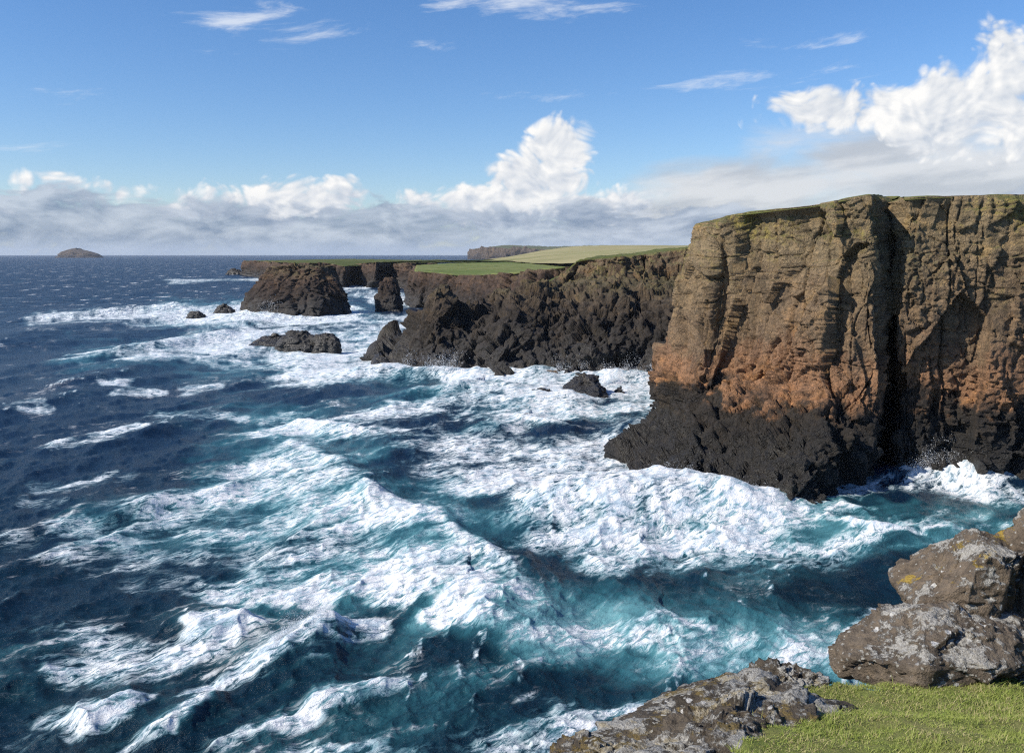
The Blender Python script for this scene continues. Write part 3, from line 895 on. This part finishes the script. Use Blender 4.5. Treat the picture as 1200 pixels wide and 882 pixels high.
tag(farc, 'long low dark cliff stretching out to sea beyond the big stack', kind='structure')
rim = FG[:, -1].copy()
bk = np.zeros_like(rim); bk[:, 0] = np.linspace(60, 200, len(rim)); bk[:, 1] = 500.0
turf_cap('turf', rim, bk, 0.5, M_TURF, farc, amp=0.8)

# grassy hill rising behind, and the far headland beyond it
def hill(name, edge, crest, back, mat, label, nu=160, nv=40, amp=3.0, res=80.0):
    E0 = np.array([pt(*p) for p in edge]); E1 = np.array([pt(*p) for p in crest])
    E2 = E1 + np.array([0, back, -20.0])
    C = np.stack([E0, E0 * 0.5 + E1 * 0.5 + np.array([0, 0, 1.0]), E1, E2], 1)
    Gd = spline(spline(C, nu, 0), nv, 1)
    P = Gd.reshape(-1, 3)
    P[:, 2] += (fbm(P / res, 4) - 0.5) * amp
    o = mesh_obj(name, P, grid_faces(nu, nv), mat)
    fix_normals(o, np.array([0, 0, 1.0]))
    return tag(o, label, kind='structure')
hill('hill', [(560, 305, 1500), (600, 306.5, 1250), (640, 309, 1000), (700, 308, 800), (760, 303, 700), (830, 300, 650), (1000, 298, 650), (1300, 296, 700)],
     [(590, 303, 2600), (635, 294, 2700), (680, 288.5, 2800), (740, 287.5, 2800), (800, 288, 2800), (860, 288.5, 2800), (1000, 288, 2800), (1300, 286, 2800)],
     900, M_HILL, 'pale yellow green grassy hill rising behind the cliffs', amp=2.5)

fh_net = [with_sub(c) for c in [
    [(556, 300.5, 7800), (556, 297, 7800), (556, 293, 7810)],
    [(549, 302.3, 7400), (550, 298, 7420), (552, 292.5, 7450)],
    [(570, 302.8, 7000), (570, 297, 7020), (572, 290.5, 7050)],
    [(600, 303.2, 6800), (600, 297, 6820), (602, 291.5, 6850)],
    [(640, 303.4, 6600), (640, 297, 6620), (642, 292.5, 6650)],
    [(700, 303.8, 6400), (700, 297, 6420), (702, 291, 6450)],
    [(800, 303.8, 6400), (800, 297, 6420), (802, 291, 6450)]]]
fh, FHG = cliff_from_net('far_headland', fh_net, 260, 40, M_FAR, rock_disp(30.0, 30.0, 8.0, fiss=30.0, sx=14.0))
tag(fh, 'distant flat topped headland with grey cliffs on the horizon', kind='structure')
rim = FHG[:, -1].copy()
bk = np.zeros_like(rim); bk[:, 1] = 1800.0; bk[:, 0] = 150.0
turf_cap('turf', rim, bk, 40.0, M_HILL_FAR, fh, amp=3.0)

# ------------------------------------------------------------------ stacks, skerries and rocks in the surf
def rock_lump(name, prof, mat, seedv, nu=150, nv=70, yaw=0.0, depth=0.8, disp=(1, 1, .3), sx=1.0, bottom=-2.0, flat=0.0):
    """upright rock: prof = list of (z fraction rows) -> left px, right px, py at depth Y; built as a closed lathe-like body"""
    rows = []
    for (xl, xr, py, Y) in prof:
        a, b = pt(xl, py, Y), pt(xr, py, Y)
        rows.append(((a + b) / 2, (b[0] - a[0]) / 2))
    c0, r0 = rows[0]
    rows = [(np.array([c0[0], c0[1], bottom]), r0 * 1.04)] + rows
    z = np.array([c[2] for c, _ in rows]); cx = np.array([c[0] for c, _ in rows]); cy = np.array([c[1] for c, _ in rows]); rad_ = np.array([r for _, r in rows])
    top = len(rows) - 1
    tt = np.linspace(0, 1, nv)
    side = int(nv * 0.72)
    zi = np.concatenate([np.linspace(z[0], z[-1], side), np.full(nv - side, z[-1])])
    ri = np.concatenate([np.interp(zi[:side], z, rad_), rad_[-1] * np.sqrt(np.linspace(1, 0.0, nv - side + 1)[1:])])
    ri[side:] = rad_[-1] * np.linspace(1, 0, nv - side + 1)[1:]
    cxi = np.interp(zi, z, cx); cyi = np.interp(zi, z, cy)
    ang = np.linspace(0, 2 * np.pi, nu, endpoint=False)
    A, I = np.meshgrid(ang, np.arange(nv), indexing='ij')
    se = 0.75
    ca = np.sign(np.cos(A)) * np.abs(np.cos(A)) ** se; sa = np.sign(np.sin(A)) * np.abs(np.sin(A)) ** se
    base_r = rad_[0]
    R2 = ri[I]
    Gd = np.stack([cxi[I] + R2 * ca, cyi[I] + R2 * sa * depth, zi[I] + flat * 0], 2)
    P = Gd.reshape(-1, 3)
    ctr = np.stack([cxi[I].ravel(), cyi[I].ravel(), P[:, 2] * 0.6 + z[-1] * 0.2], 1)
    N = P - ctr
    N /= np.linalg.norm(N, axis=1, keepdims=True) + 1e-6
    f = rock_disp(disp[0], disp[1], disp[2], fiss=disp[1] * 0.6, sx=sx)
    d, _ = f(P + seedv * 37.7, np.zeros(len(P)))
    Q = P + N * d[:, None]
    Fs = grid_faces(nu, nv, wrap=True)
    Q = np.vstack([Q, Q.reshape(nu, nv, 3)[:, -1].mean(0)])
    o = mesh_obj(name, Q, Fs, mat)
    me = o.data
    import bmesh
    bm = bmesh.new(); bm.from_mesh(me)
    bmesh.ops.remove_doubles(bm, verts=bm.verts, dist=1e-4)
    bmesh.ops.recalc_face_normals(bm, faces=bm.faces)
    loose = [v for v in bm.verts if not v.link_faces]
    bmesh.ops.delete(bm, geom=loose, context='VERTS')
    bm.to_mesh(me); bm.free()
    return o

tag(rock_lump('sea_stack', [(288, 412, 368, 577), (296, 408, 352, 580), (306, 400, 335, 583), (312, 392, 322, 586), (316, 388, 313, 590)], M_STACK, 1, nu=260, nv=150, disp=(4.5, 4.2, 1.1), sx=2.0),
    'broad flat topped sea stack of dark brown rock ringed by surf', 'sea stack')
tag(rock_lump('sea_stack', [(442, 471, 364, 610), (442, 470, 350, 612), (444, 468, 338, 614), (448, 464, 329, 616), (452, 460, 326, 617)], M_STACK, 2, nu=120, nv=80, disp=(2.2, 2.2, .7), sx=1.3, depth=0.9),
    'narrow upright sea stack in the channel before the green topped cliff', 'sea stack')
tag(rock_lump('island', [(69, 119, 301.8, 10200), (73, 112, 297.5, 10220), (78, 102, 294, 10240), (86, 94, 291.5, 10260)], M_FAR, 3, nu=120, nv=50, disp=(40, 30, 8), sx=20.0, bottom=-20.0),
    'small humped rocky island far out on the sea horizon', 'island')
WASH = [((292, 345, 404, 372), (305, 340, 398, 374), (312, 332, 394, 376), 'low jagged wave washed rock with a tapering seaward end beside the rounded black rocks'),
        ((325, 372, 407, 362), (330, 366, 396, 364), (338, 362, 388, 366), 'rounded black rock hump in the surf seaward of the craggy headland'),
        ((366, 398, 410, 358), (367, 397, 400, 359), (370, 392, 392, 361), 'rounded black boulder at the landward end of the surf rocks'),
        ((219, 240, 371, 556), (222, 237, 367, 557), (226, 233, 364.5, 558), 'lone small black rock in foam off the big stack'),
        ((252, 274, 363, 600), (255, 271, 360, 601), (259, 267, 358, 602), 'small dark rock close against the seaward side of the big stack'),
        ((266, 286, 321, 1690), (268, 284, 318, 1692), (272, 280, 315.5, 1694), 'small rock off the tip of the long low far cliff'),
        ((608, 652, 471, 233), (614, 648, 464, 234), (624, 642, 456, 236), 'pointed black rock awash in foam before the headland'),
        ((650, 715, 468, 238), (658, 708, 456, 241), (676, 700, 440, 246), 'large black rock with water pouring off it below the headland'),
        ((720, 734, 462, 246), (722, 732, 458, 247), (725, 730, 455, 248), 'small dark rock in surf between the headland and orange cliff'),
        ((436, 460, 431, 300), (438, 457, 425, 302), (442, 452, 419, 304), 'black rock at the seaward toe of the headland'),
        ((455, 474, 369, 600), (457, 472, 366, 601), (460, 468, 363, 602), 'low rock at the foot of the narrow stack'),
        ((636, 656, 446, 274), (638, 654, 440, 275), (641, 651, 434, 276), 'tan coloured rock at the waterline of the headland')]
for k, (r0, r1, r2, lab) in enumerate(WASH):
    wd_ = pt(r0[1], r0[2], r0[3])[0] - pt(r0[0], r0[2], r0[3])[0]
    s = max(wd_ / 22.0, 0.35)
    tag(rock_lump('surf_rock', [r0, r1, r2], M_TAN if lab.startswith('tan') else M_WASH, 10 + k, nu=84, nv=46, disp=(1.5 * s, 2.2 * s, .55 * s), sx=max(0.35, s * 0.8), depth=0.6), lab, 'rock')

# ------------------------------------------------------------------ foreground: turf slope, ledge and boulders
def g_plane(x, y):
    return 38.3 - 0.33 * y - 0.02 * x

EDGE = np.array([pt(*p)[:2] for p in [(560, 1500, 3.2), (640, 1000, 4.6), (690, 900, 5.6), (790, 842, 6.7), (860, 812, 8.0), (900, 800, 8.7), (985, 806, 8.6), (1080, 800, 8.9), (1200, 775, 10.2), (1400, 760, 11.5), (1900, 760, 12.5), (3000, 760, 13.0)]])
EDGE = np.vstack([[-6.0, 1.0], [-2.5, 1.6], [-0.6, 2.4], EDGE])
def build_ground():
    xs = np.concatenate([np.linspace(-6, -0.3, 20, endpoint=False), np.linspace(-0.3, 6.5, 220, endpoint=False), np.linspace(6.5, 24, 40)])
    ye = np.interp(xs, EDGE[:, 0], EDGE[:, 1])
    nv = 200
    t = np.linspace(0, 1, nv)
    V = np.zeros((len(xs), nv, 3))
    for i, x in enumerate(xs):
        y = np.where(t < 0.75, -6 + (ye[i] + 6) * (t / 0.75) ** 0.8, 0)
        z = g_plane(x, y)
        m = t >= 0.75
        q = (t[m] - 0.75) / 0.25
        y[m] = ye[i] + 0.9 * np.sqrt(q) + 6.0 * q ** 2
        z[m] = g_plane(x, ye[i]) - 0.5 * q - 42.0 * q ** 1.6
        V[i, :, 0] = x; V[i, :, 1] = y; V[i, :, 2] = z
    P = V.reshape(-1, 3)
    over = np.repeat((t >= 0.73)[None], len(xs), 0).ravel()
    P[:, 2] += (fbm(P * np.array([.8, .8, .1]), 4) - 0.5) * 0.30 + (fbm(P * np.array([4.0, 4.0, .3]), 3) - 0.5) * 0.07
    gx, gy = to_px(P[:, 0], np.maximum(P[:, 1], 0.5), P[:, 2])
    lowr = np.clip((np.interp(gy, [800, 806, 815, 830, 850, 882, 1000], [985, 962, 920, 888, 874, 868, 860]) - gx) / 25, 0, 1) * (P[:, 1] > 4.0)
    P[:, 2] -= lowr * 0.45
    P[over, 1] += (fbm(P[over] * 0.7, 4) - 0.5) * 0.9
    o = mesh_obj('ground', P, grid_faces(len(xs), nv), ground_material())
    fix_normals(o, np.array([0, 0, 1.0]))
    return o, P, over

def ground_material():
    m, g, b, out = material('turf_soil')
    geo = g.node('ShaderNodeNewGeometry')
    P = E(g, geo.outputs['Position']); N = E(g, geo.outputs['Normal'])
    nx, ny, nz = g.sep(N)
    n1 = g.noise(P, 1.3, 5.0, 0.6); n2 = g.noise(P, 14.0, 6.0, 0.7)
    c = g.mix(g.ss(0.35, 0.65, n1), (0.14, 0.17, 0.04), (0.19, 0.19, 0.065))
    c = g.mix(g.ss(0.5, 0.75, n2), c, (0.12, 0.09, 0.04))
    c = g.mix(g.ss(0.72, 0.5, nz), c, g.mix(n2, (0.035, 0.028, 0.022), (0.11, 0.085, 0.06)))
    g.link(c, b.inputs['Base Color']); b.inputs['Roughness'].default_value = 0.95
    b.inputs['Specular IOR Level'].default_value = 0.15
    g.link(g.bump(n2, 0.8, 0.05), b.inputs['Normal'])
    return m

ground, GP, GOVER = build_ground()
tag(ground, kind='structure')

def boulder_material(name, base, lich, yellow=0.0):
    m, g, b, out = material(name)
    geo = g.node('ShaderNodeNewGeometry')
    P = E(g, geo.outputs['Position']); N = E(g, geo.outputs['Normal'])
    x, y, z = g.sep(P)
    nx, ny, nz = g.sep(N)
    n1 = g.noise(P, 1.7, 6.0, 0.62); n2 = g.noise(P, 9.0, 7.0, 0.68); n3 = g.noise(P, 45.0, 5.0, 0.65)
    c = g.mix(g.ss(0.3, 0.7, n1), tuple(v * 0.62 for v in base), tuple(v * 1.35 for v in base))
    c = g.mix(g.ss(0.45, 0.75, n2) * 0.6, c, (base[0] * 1.9, base[1] * 1.8, base[2] * 1.6))
    c = g.mix(g.ss(0.5, 0.3, n2) * 0.7, c, tuple(v * 0.35 for v in base))
    c = g.mix(g.ss(0.6, 0.35, n3) * 0.35, c, tuple(v * 0.4 for v in base))
    # grey-white crusts: ragged patches, most on upward faces, and scattered round spots
    sz = g.noise(P, 1.9, 8.0, 0.70)
    lf = g.ss(0.56, 0.62, sz + (nz - 0.45) * 0.17 + (n2 - 0.5) * 0.35 - (1.0 - lich) * 0.22)
    crust = g.mix(g.ss(0.35, 0.65, n3), (0.27, 0.255, 0.225), (0.52, 0.51, 0.47))
    c = g.mix(lf * 0.85, c, crust)
    w = g.vm('ADD', P, g.vm('SCALE', g.noise(P, 9.0, 3.0, 0.6, out='Color'), 0.08))
    sp2 = g.voro(w, 3.7)
    c = g.mix(g.ss(0.15, 0.10, sp2 + (n2 - 0.5) * 0.3), c, (0.60, 0.59, 0.56))
    sp3 = g.voro(w, 13.0)
    c = g.mix(g.ss(0.20, 0.13, sp3 + (n1 - 0.5) * 0.9) * 0.8, c, (0.42, 0.41, 0.37))
    if yellow:
        yl = g.noise(P, 2.6, 5.0, 0.65)
        yf = g.ss(0.60, 0.66, yl + (nz - 0.6) * 0.20) * yellow
        c = g.mix(yf, c, g.mix(n3, (0.30, 0.19, 0.02), (0.48, 0.34, 0.05)))
    g.link(c, b.inputs['Base Color'])
    b.inputs['Roughness'].default_value = 0.9
    b.inputs['Specular IOR Level'].default_value = 0.25
    h = n2 * 0.6 + n3 * 0.12 + lf * 0.10 + n1 * 0.5
    g.link(g.bump(h, 1.0, 0.16), b.inputs['Normal'])
    return m
M_BOULDER = boulder_material('lichen_rock', (0.155, 0.125, 0.095), 1.03, 0.0)
M_BOULDER_Y = boulder_material('lichen_rock_yellow', (0.155, 0.122, 0.090), 1.0, 0.75)
M_LEDGE = boulder_material('pale_lichen_rock', (0.10, 0.082, 0.062), 1.08, 0.3)

def boulder(name, c, r, yaw, planes, seedv, mat, label, disp=0.10, n=150, pitch=0.0, roll=0.0):
    """rock cut by planes from a rounded block, then broken up; c = centre, r = half sizes"""
    nu, nv = n, int(n * 0.62)
    A, B = np.meshgrid(np.linspace(0, 2 * np.pi, nu, endpoint=False), np.linspace(-np.pi / 2, np.pi / 2, nv), indexing='ij')
    D = np.stack([np.cos(B) * np.cos(A), np.cos(B) * np.sin(A), np.sin(B)], 2).reshape(-1, 3)
    p = 4.5
    rr = (np.abs(D[:, 0]) ** p + np.abs(D[:, 1]) ** p + np.abs(D[:, 2]) ** p) ** (-1 / p)
    rng = np.random.default_rng(seedv)
    extra = [(*rng.normal(size=3), rng.uniform(0.78, 0.95)) for _ in range(7)]
    for (nx, ny, nz, d) in list(planes) + extra:
        nn = np.array([nx, ny, nz], float); nn /= np.linalg.norm(nn)
        cs = D @ nn
        lim = np.where(cs > 1e-3, d / np.maximum(cs, 1e-3), 9)
        k = 34.0
        rr = -np.log(np.exp(-k * rr) + np.exp(-k * np.minimum(lim, 3))) / k
    P = D * rr[:, None]
    Q = P * np.array(r)
    Qs = Q + seedv * 11.3
    s = min(r)
    Qw = Qs + 0.12 * np.stack([fbm(Qs * 2.5 + k * 7, 3) - 0.5 for k in range(3)], 1)
    d = disp * (1.0 * (fbm(Qs / (s * 0.9), 4) - 0.5) + 0.9 * blocks(Qw / (s * 0.9), .9) + 0.42 * blocks(Qw / (s * 0.36) + 3, .8) + 0.16 * blocks(Qw / (s * 0.13) + 5, .7) + 0.6 * (fbm(Qs * 9, 4, 0.6) - 0.5))
    Q = Q + D * d[:, None]
    from mathutils import Euler
    Rm = np.array(Euler((pitch, roll, yaw)).to_matrix())
    Q = Q @ Rm.T
    o = mesh_obj(name, Q, grid_faces(nu, nv, wrap=True), mat)
    o.location = c
    import bmesh
    bm = bmesh.new(); bm.from_mesh(o.data)
    bmesh.ops.remove_doubles(bm, verts=bm.verts, dist=1e-4)
    bmesh.ops.recalc_face_normals(bm, faces=bm.faces)
    bm.to_mesh(o.data); bm.free()
    return tag(o, label, 'boulder')

boulder('boulder', pt(1108, 764, 9.1), (1.14, 0.75, 0.52), rad(6), [(-.75, -.1, .62, .72), (.35, -.6, -.75, .60), (.1, -.55, .83, .70), (-.9, -.45, -.1, .86), (-.2, -.98, .05, .86), (.75, -.5, .4, .8)], 3, M_BOULDER,
        'long low grey brown boulder with white lichen lying on the turf edge', disp=0.085, n=190)
boulder('boulder', pt(1127, 686, 9.8), (0.76, 0.62, 0.68), rad(-8), [(-.72, -.1, .70, .46), (.95, -.35, -.1, .66), (.1, -.95, .25, .78), (-.55, -.8, .1, .80), (.3, -.2, .9, .85)], 12, M_BOULDER_Y,
        'angular brown boulder with yellow lichen crest resting on the long boulder', disp=0.085, n=170)
boulder('boulder', pt(1230, 676, 9.8), (0.66, 0.6, 1.08), rad(10), [(-.75, -.2, .62, .62), (-.1, -.8, .5, .78), (-.9, -.4, -.1, .8)], 21, M_BOULDER_Y,
        'tall rusty brown boulder with yellow lichen leaning beside the angular boulder', disp=0.085)
boulder('boulder', pt(1225, 795, 9.0), (0.50, 0.4, 0.30), rad(20), [(-.7, -.3, .6, .8)], 33, M_BOULDER,
        'small grey stone wedged in shade under the long boulder', disp=0.06)
boulder('rock_ledge', pt(815, 872, 7.15) + np.array([0.25, -0.30, 0.14]), (1.75, 1.05, 0.48), rad(46), [(0, -.30, .95, .66), (-.2, .6, .8, .55), (-.7, 0, .75, .80), (.7, -.1, .75, .84), (0, -.95, .2, .85)], 44, M_LEDGE,
        'pale lichen crusted rock ledge sloping down from the turf', disp=0.12, n=210, roll=rad(9))
boulder('rock_ledge', pt(918, 802, 8.6), (0.46, 0.35, 0.15), rad(-10), [(-.5, -.2, .8, .8), (.3, -.2, .9, .85)], 52, M_LEDGE,
        'small flat lichen covered rock at the tip of the turf', disp=0.06, n=130)
boulder('rock_ledge', pt(676, 905, 6.3), (0.30, 0.30, 0.20), rad(-10), [(-.5, -.2, .8, .8)], 58, M_LEDGE,
        'lowest lump of rock past the end of the pale ledge', disp=0.06, n=110)

# grass blades on the slope
def build_grass():
    rng = np.random.default_rng(5)
    keep = (~GOVER) & (GP[:, 1] > 4.6) & (GP[:, 0] > 0.2) & (GP[:, 0] < 9)
    tri = GP[keep]
    n = 230000
    x = rng.uniform(0.4, 8.5, n); y = rng.uniform(4.8, 10.4, n)
    ye = np.interp(x, EDGE[:, 0], EDGE[:, 1])
    ok = (y < ye + 0.02) & (x < y * 0.66 + 0.4)
    gx, gy = to_px(x, y, g_plane(x, y))
    ok &= gx > np.interp(gy, [800, 806, 815, 830, 850, 882, 900], [985, 962, 920, 888, 874, 868, 860]) + 14 * np.sin(x * 19 + y * 7)
    x, y = x[ok], y[ok]
    P = np.stack([x, y, g_plane(x, y)], 1)
    P[:, 2] += (fbm(P * np.array([.8, .8, .1]), 4) - 0.5) * 0.30 + (fbm(P * np.array([4.0, 4.0, .3]), 3) - 0.5) * 0.07 - 0.008
    dens = 0.5 * fbm(np.stack([x * 2.2, y * 2.2, x * 0], 1), 4) + 0.5 * fbm(np.stack([x * 9, y * 9, x * 0 + 3], 1), 3)
    n = len(P)
    h = rng.uniform(0.016, 0.046, n) * np.clip(0.35 + 3.4 * (dens - 0.34), 0.3, 2.0) * np.where(rng.random(n) < 0.04, 2.0, 1.0)
    w = rng.uniform(0.0022, 0.0042, n)
    a = rng.uniform(0, 2 * np.pi, n)
    side = np.stack([np.cos(a), np.sin(a), np.zeros(n)], 1) * w[:, None]
    lean = np.stack([rng.normal(0.3, .8, n), rng.normal(0.1, .8, n), np.zeros(n)], 1) * h[:, None]
    up = np.array([0, 0, 1.0]) * h[:, None]
    mid = P + up * 0.6 + lean * 0.35
    tip = P + up * 0.95 + lean
    V = np.stack([P - side, P + side, mid + side * 0.7, mid - side * 0.7, tip], 1).reshape(-1, 3)
    i = np.arange(n)[:, None] * 5
    F = np.concatenate([i + [0, 1, 2], i + [0, 2, 3], i + [3, 2, 4]])
    m, g, b, out = material('grass_blade')
    r = g.attr('tone')
    geo = g.node('ShaderNodeNewGeometry')
    pn = g.noise(E(g, geo.outputs['Position']), 1.6, 4.0, 0.6)
    c = g.mix(r, (0.19, 0.25, 0.045), (0.38, 0.42, 0.11))
    c = g.mix(g.ss(0.66, 0.9, r + (pn - 0.5) * 1.5), c, (0.46, 0.40, 0.20))
    p2 = g.noise(E(g, geo.outputs['Position']), 0.9, 3.0, 0.6)
    c = g.mix(g.ss(0.52, 0.7, p2) * 0.4, c, (0.22, 0.22, 0.07))
    g.link(c, b.inputs['Base Color']); b.inputs['Roughness'].default_value = 0.6
    b.inputs['Specular IOR Level'].default_value = 0.25
    tr = g.node('ShaderNodeBsdfTranslucent'); g.link(c, tr.inputs[0])
    mx = g.node('ShaderNodeMixShader'); mx.inputs[0].default_value = 0.3
    m.node_tree.links.new(b.outputs[0], mx.inputs[1]); m.node_tree.links.new(tr.outputs[0], mx.inputs[2])
    m.node_tree.links.new(mx.outputs[0], out.inputs['Surface'])
    return mesh_obj('grass', V, F, m, smooth=False, attrs={'tone': np.repeat(rng.random(n), 5)})
grass = tag(build_grass(), 'short green cropped grass on the slope in front of the boulders', 'grass', kind='stuff')

# ------------------------------------------------------------------ spray: clouds of droplets thrown up where the swell breaks
def spray_material():
    m, g, b, out = material('spray')
    b.inputs['Base Color'].default_value = (0.86, 0.88, 0.90, 1)
    b.inputs['Roughness'].default_value = 0.8
    tr = g.node('ShaderNodeBsdfTranslucent'); tr.inputs[0].default_value = (0.86, 0.88, 0.90, 1)
    mx = g.node('ShaderNodeMixShader'); mx.inputs[0].default_value = 0.5
    m.node_tree.links.new(b.outputs[0], mx.inputs[1]); m.node_tree.links.new(tr.outputs[0], mx.inputs[2])
    m.node_tree.links.new(mx.outputs[0], out.inputs['Surface'])
    return m
M_SPRAY = spray_material()
def spray(pxs, h, n, thick, size, label, seedv, drift=(0.25, 0.1), z0=0.5):
    """droplets rising from a line of sea points (pixels), height h m"""
    rng = np.random.default_rng(seedv)
    W = np.array([sea_pt(*p) for p in pxs])
    n = int(n * 4.5)
    t = rng.random(n) * (len(W) - 1)
    i = np.minimum(t.astype(int), len(W) - 2)
    base = W[i] + (W[i + 1] - W[i]) * (t - i)[:, None]
    # fingers: the plume's height varies along its line
    fing = 0.25 + 1.5 * np.clip(fbm(np.stack([t * 2.3 + seedv, t * 0, t * 0], 1), 4, 0.7) - 0.25, 0, 1)
    r = rng.random(n) ** 2.8
    hh = h * fing * r
    spread = thick * (0.35 + 0.9 * r)
    P = base + np.stack([rng.normal(0, 1, n) * spread + drift[0] * hh, rng.normal(0, 1, n) * spread * 0.7 + drift[1] * hh, z0 + hh], 1)
    cl = fbm(P / (0.22 * h + 0.3) + seedv, 3)
    P = P[cl > 0.45 + 0.14 * (r - 0.4)]
    n = len(P)
    sz = 0.36 * size * rng.uniform(0.4, 1.0, n) ** 2
    J = rng.normal(0, 1, (n, 3, 3)) * sz[:, None, None]
    V = (P[:, None] + J).reshape(-1, 3)
    F = np.arange(n * 3).reshape(n, 3)
    o = mesh_obj('spray', V, F, M_SPRAY, smooth=False)
    return tag(o, label, 'spray', 'bursts of sea spray', 'stuff')
spray([(1055, 562), (1090, 558), (1130, 558), (1150, 562)], 7.0, 9000, 1.0, 0.17, 'spray bursting up the foot of the cliff right of the dark gully', 1)
spray([(752, 512), (770, 500), (782, 494)], 7.0, 5000, 0.9, 0.19, 'spray thrown up behind the black shelf against the orange corner', 2)
spray([(770, 572), (830, 586), (880, 596)], 5.0, 7000, 1.2, 0.16, 'white spray surging on to the front of the black rock shelf', 3)
spray([(286, 366), (300, 370), (318, 372)], 14.0, 4000, 3.0, 0.5, 'spray climbing the seaward side of the broad stack', 4)
spray([(470, 440), (500, 443), (530, 444)], 10.0, 5000, 1.5, 0.3, 'spray fanning up the seaward foot of the craggy headland', 5)
spray([(630, 450), (660, 446), (680, 446)], 10.0, 4000, 1.3, 0.28, 'spray between the tan rock and the headland', 6)
spray([(700, 452), (740, 446), (775, 446)], 9.0, 6000, 1.6, 0.28, 'long veil of spray in the bay under the headland', 7)
spray([(320, 772), (350, 756), (388, 730)], 2.6, 8000, 0.7, 0.085, 'spray blown off the breaking wave crest on open water', 8, drift=(0.5, 0.2), z0=2.0)
spray([(300, 402), (340, 404), (390, 408)], 5.0, 3500, 1.5, 0.3, 'spray around the low black surf rocks', 9)

# ------------------------------------------------------------------ thin sea haze
hm = bpy.data.materials.new('haze'); hm.use_nodes = True; hm.node_tree.nodes.clear()
hg = G(hm.node_tree); ho = hg.node('ShaderNodeOutputMaterial'); hv = hg.node('ShaderNodeVolumePrincipled')
hv.inputs['Color'].default_value = (0.80, 0.88, 1.0, 1)
hv.inputs['Density'].default_value = 1.7e-5
hm.node_tree.links.new(hv.outputs[0], ho.inputs['Volume'])
hx, hz0, hz1 = 41500.0, -30.0, 320.0
HV = [(-hx, -hx, hz0), (hx, -hx, hz0), (hx, hx, hz0), (-hx, hx, hz0), (-hx, -hx, hz1), (hx, -hx, hz1), (hx, hx, hz1), (-hx, hx, hz1)]
HF = [(0, 3, 2, 1), (4, 5, 6, 7), (0, 1, 5, 4), (1, 2, 6, 5), (2, 3, 7, 6), (3, 0, 4, 7)]
tag(mesh_obj('haze', HV, HF, hm, smooth=False), 'thin pale haze over the whole sea and coast', kind='stuff')
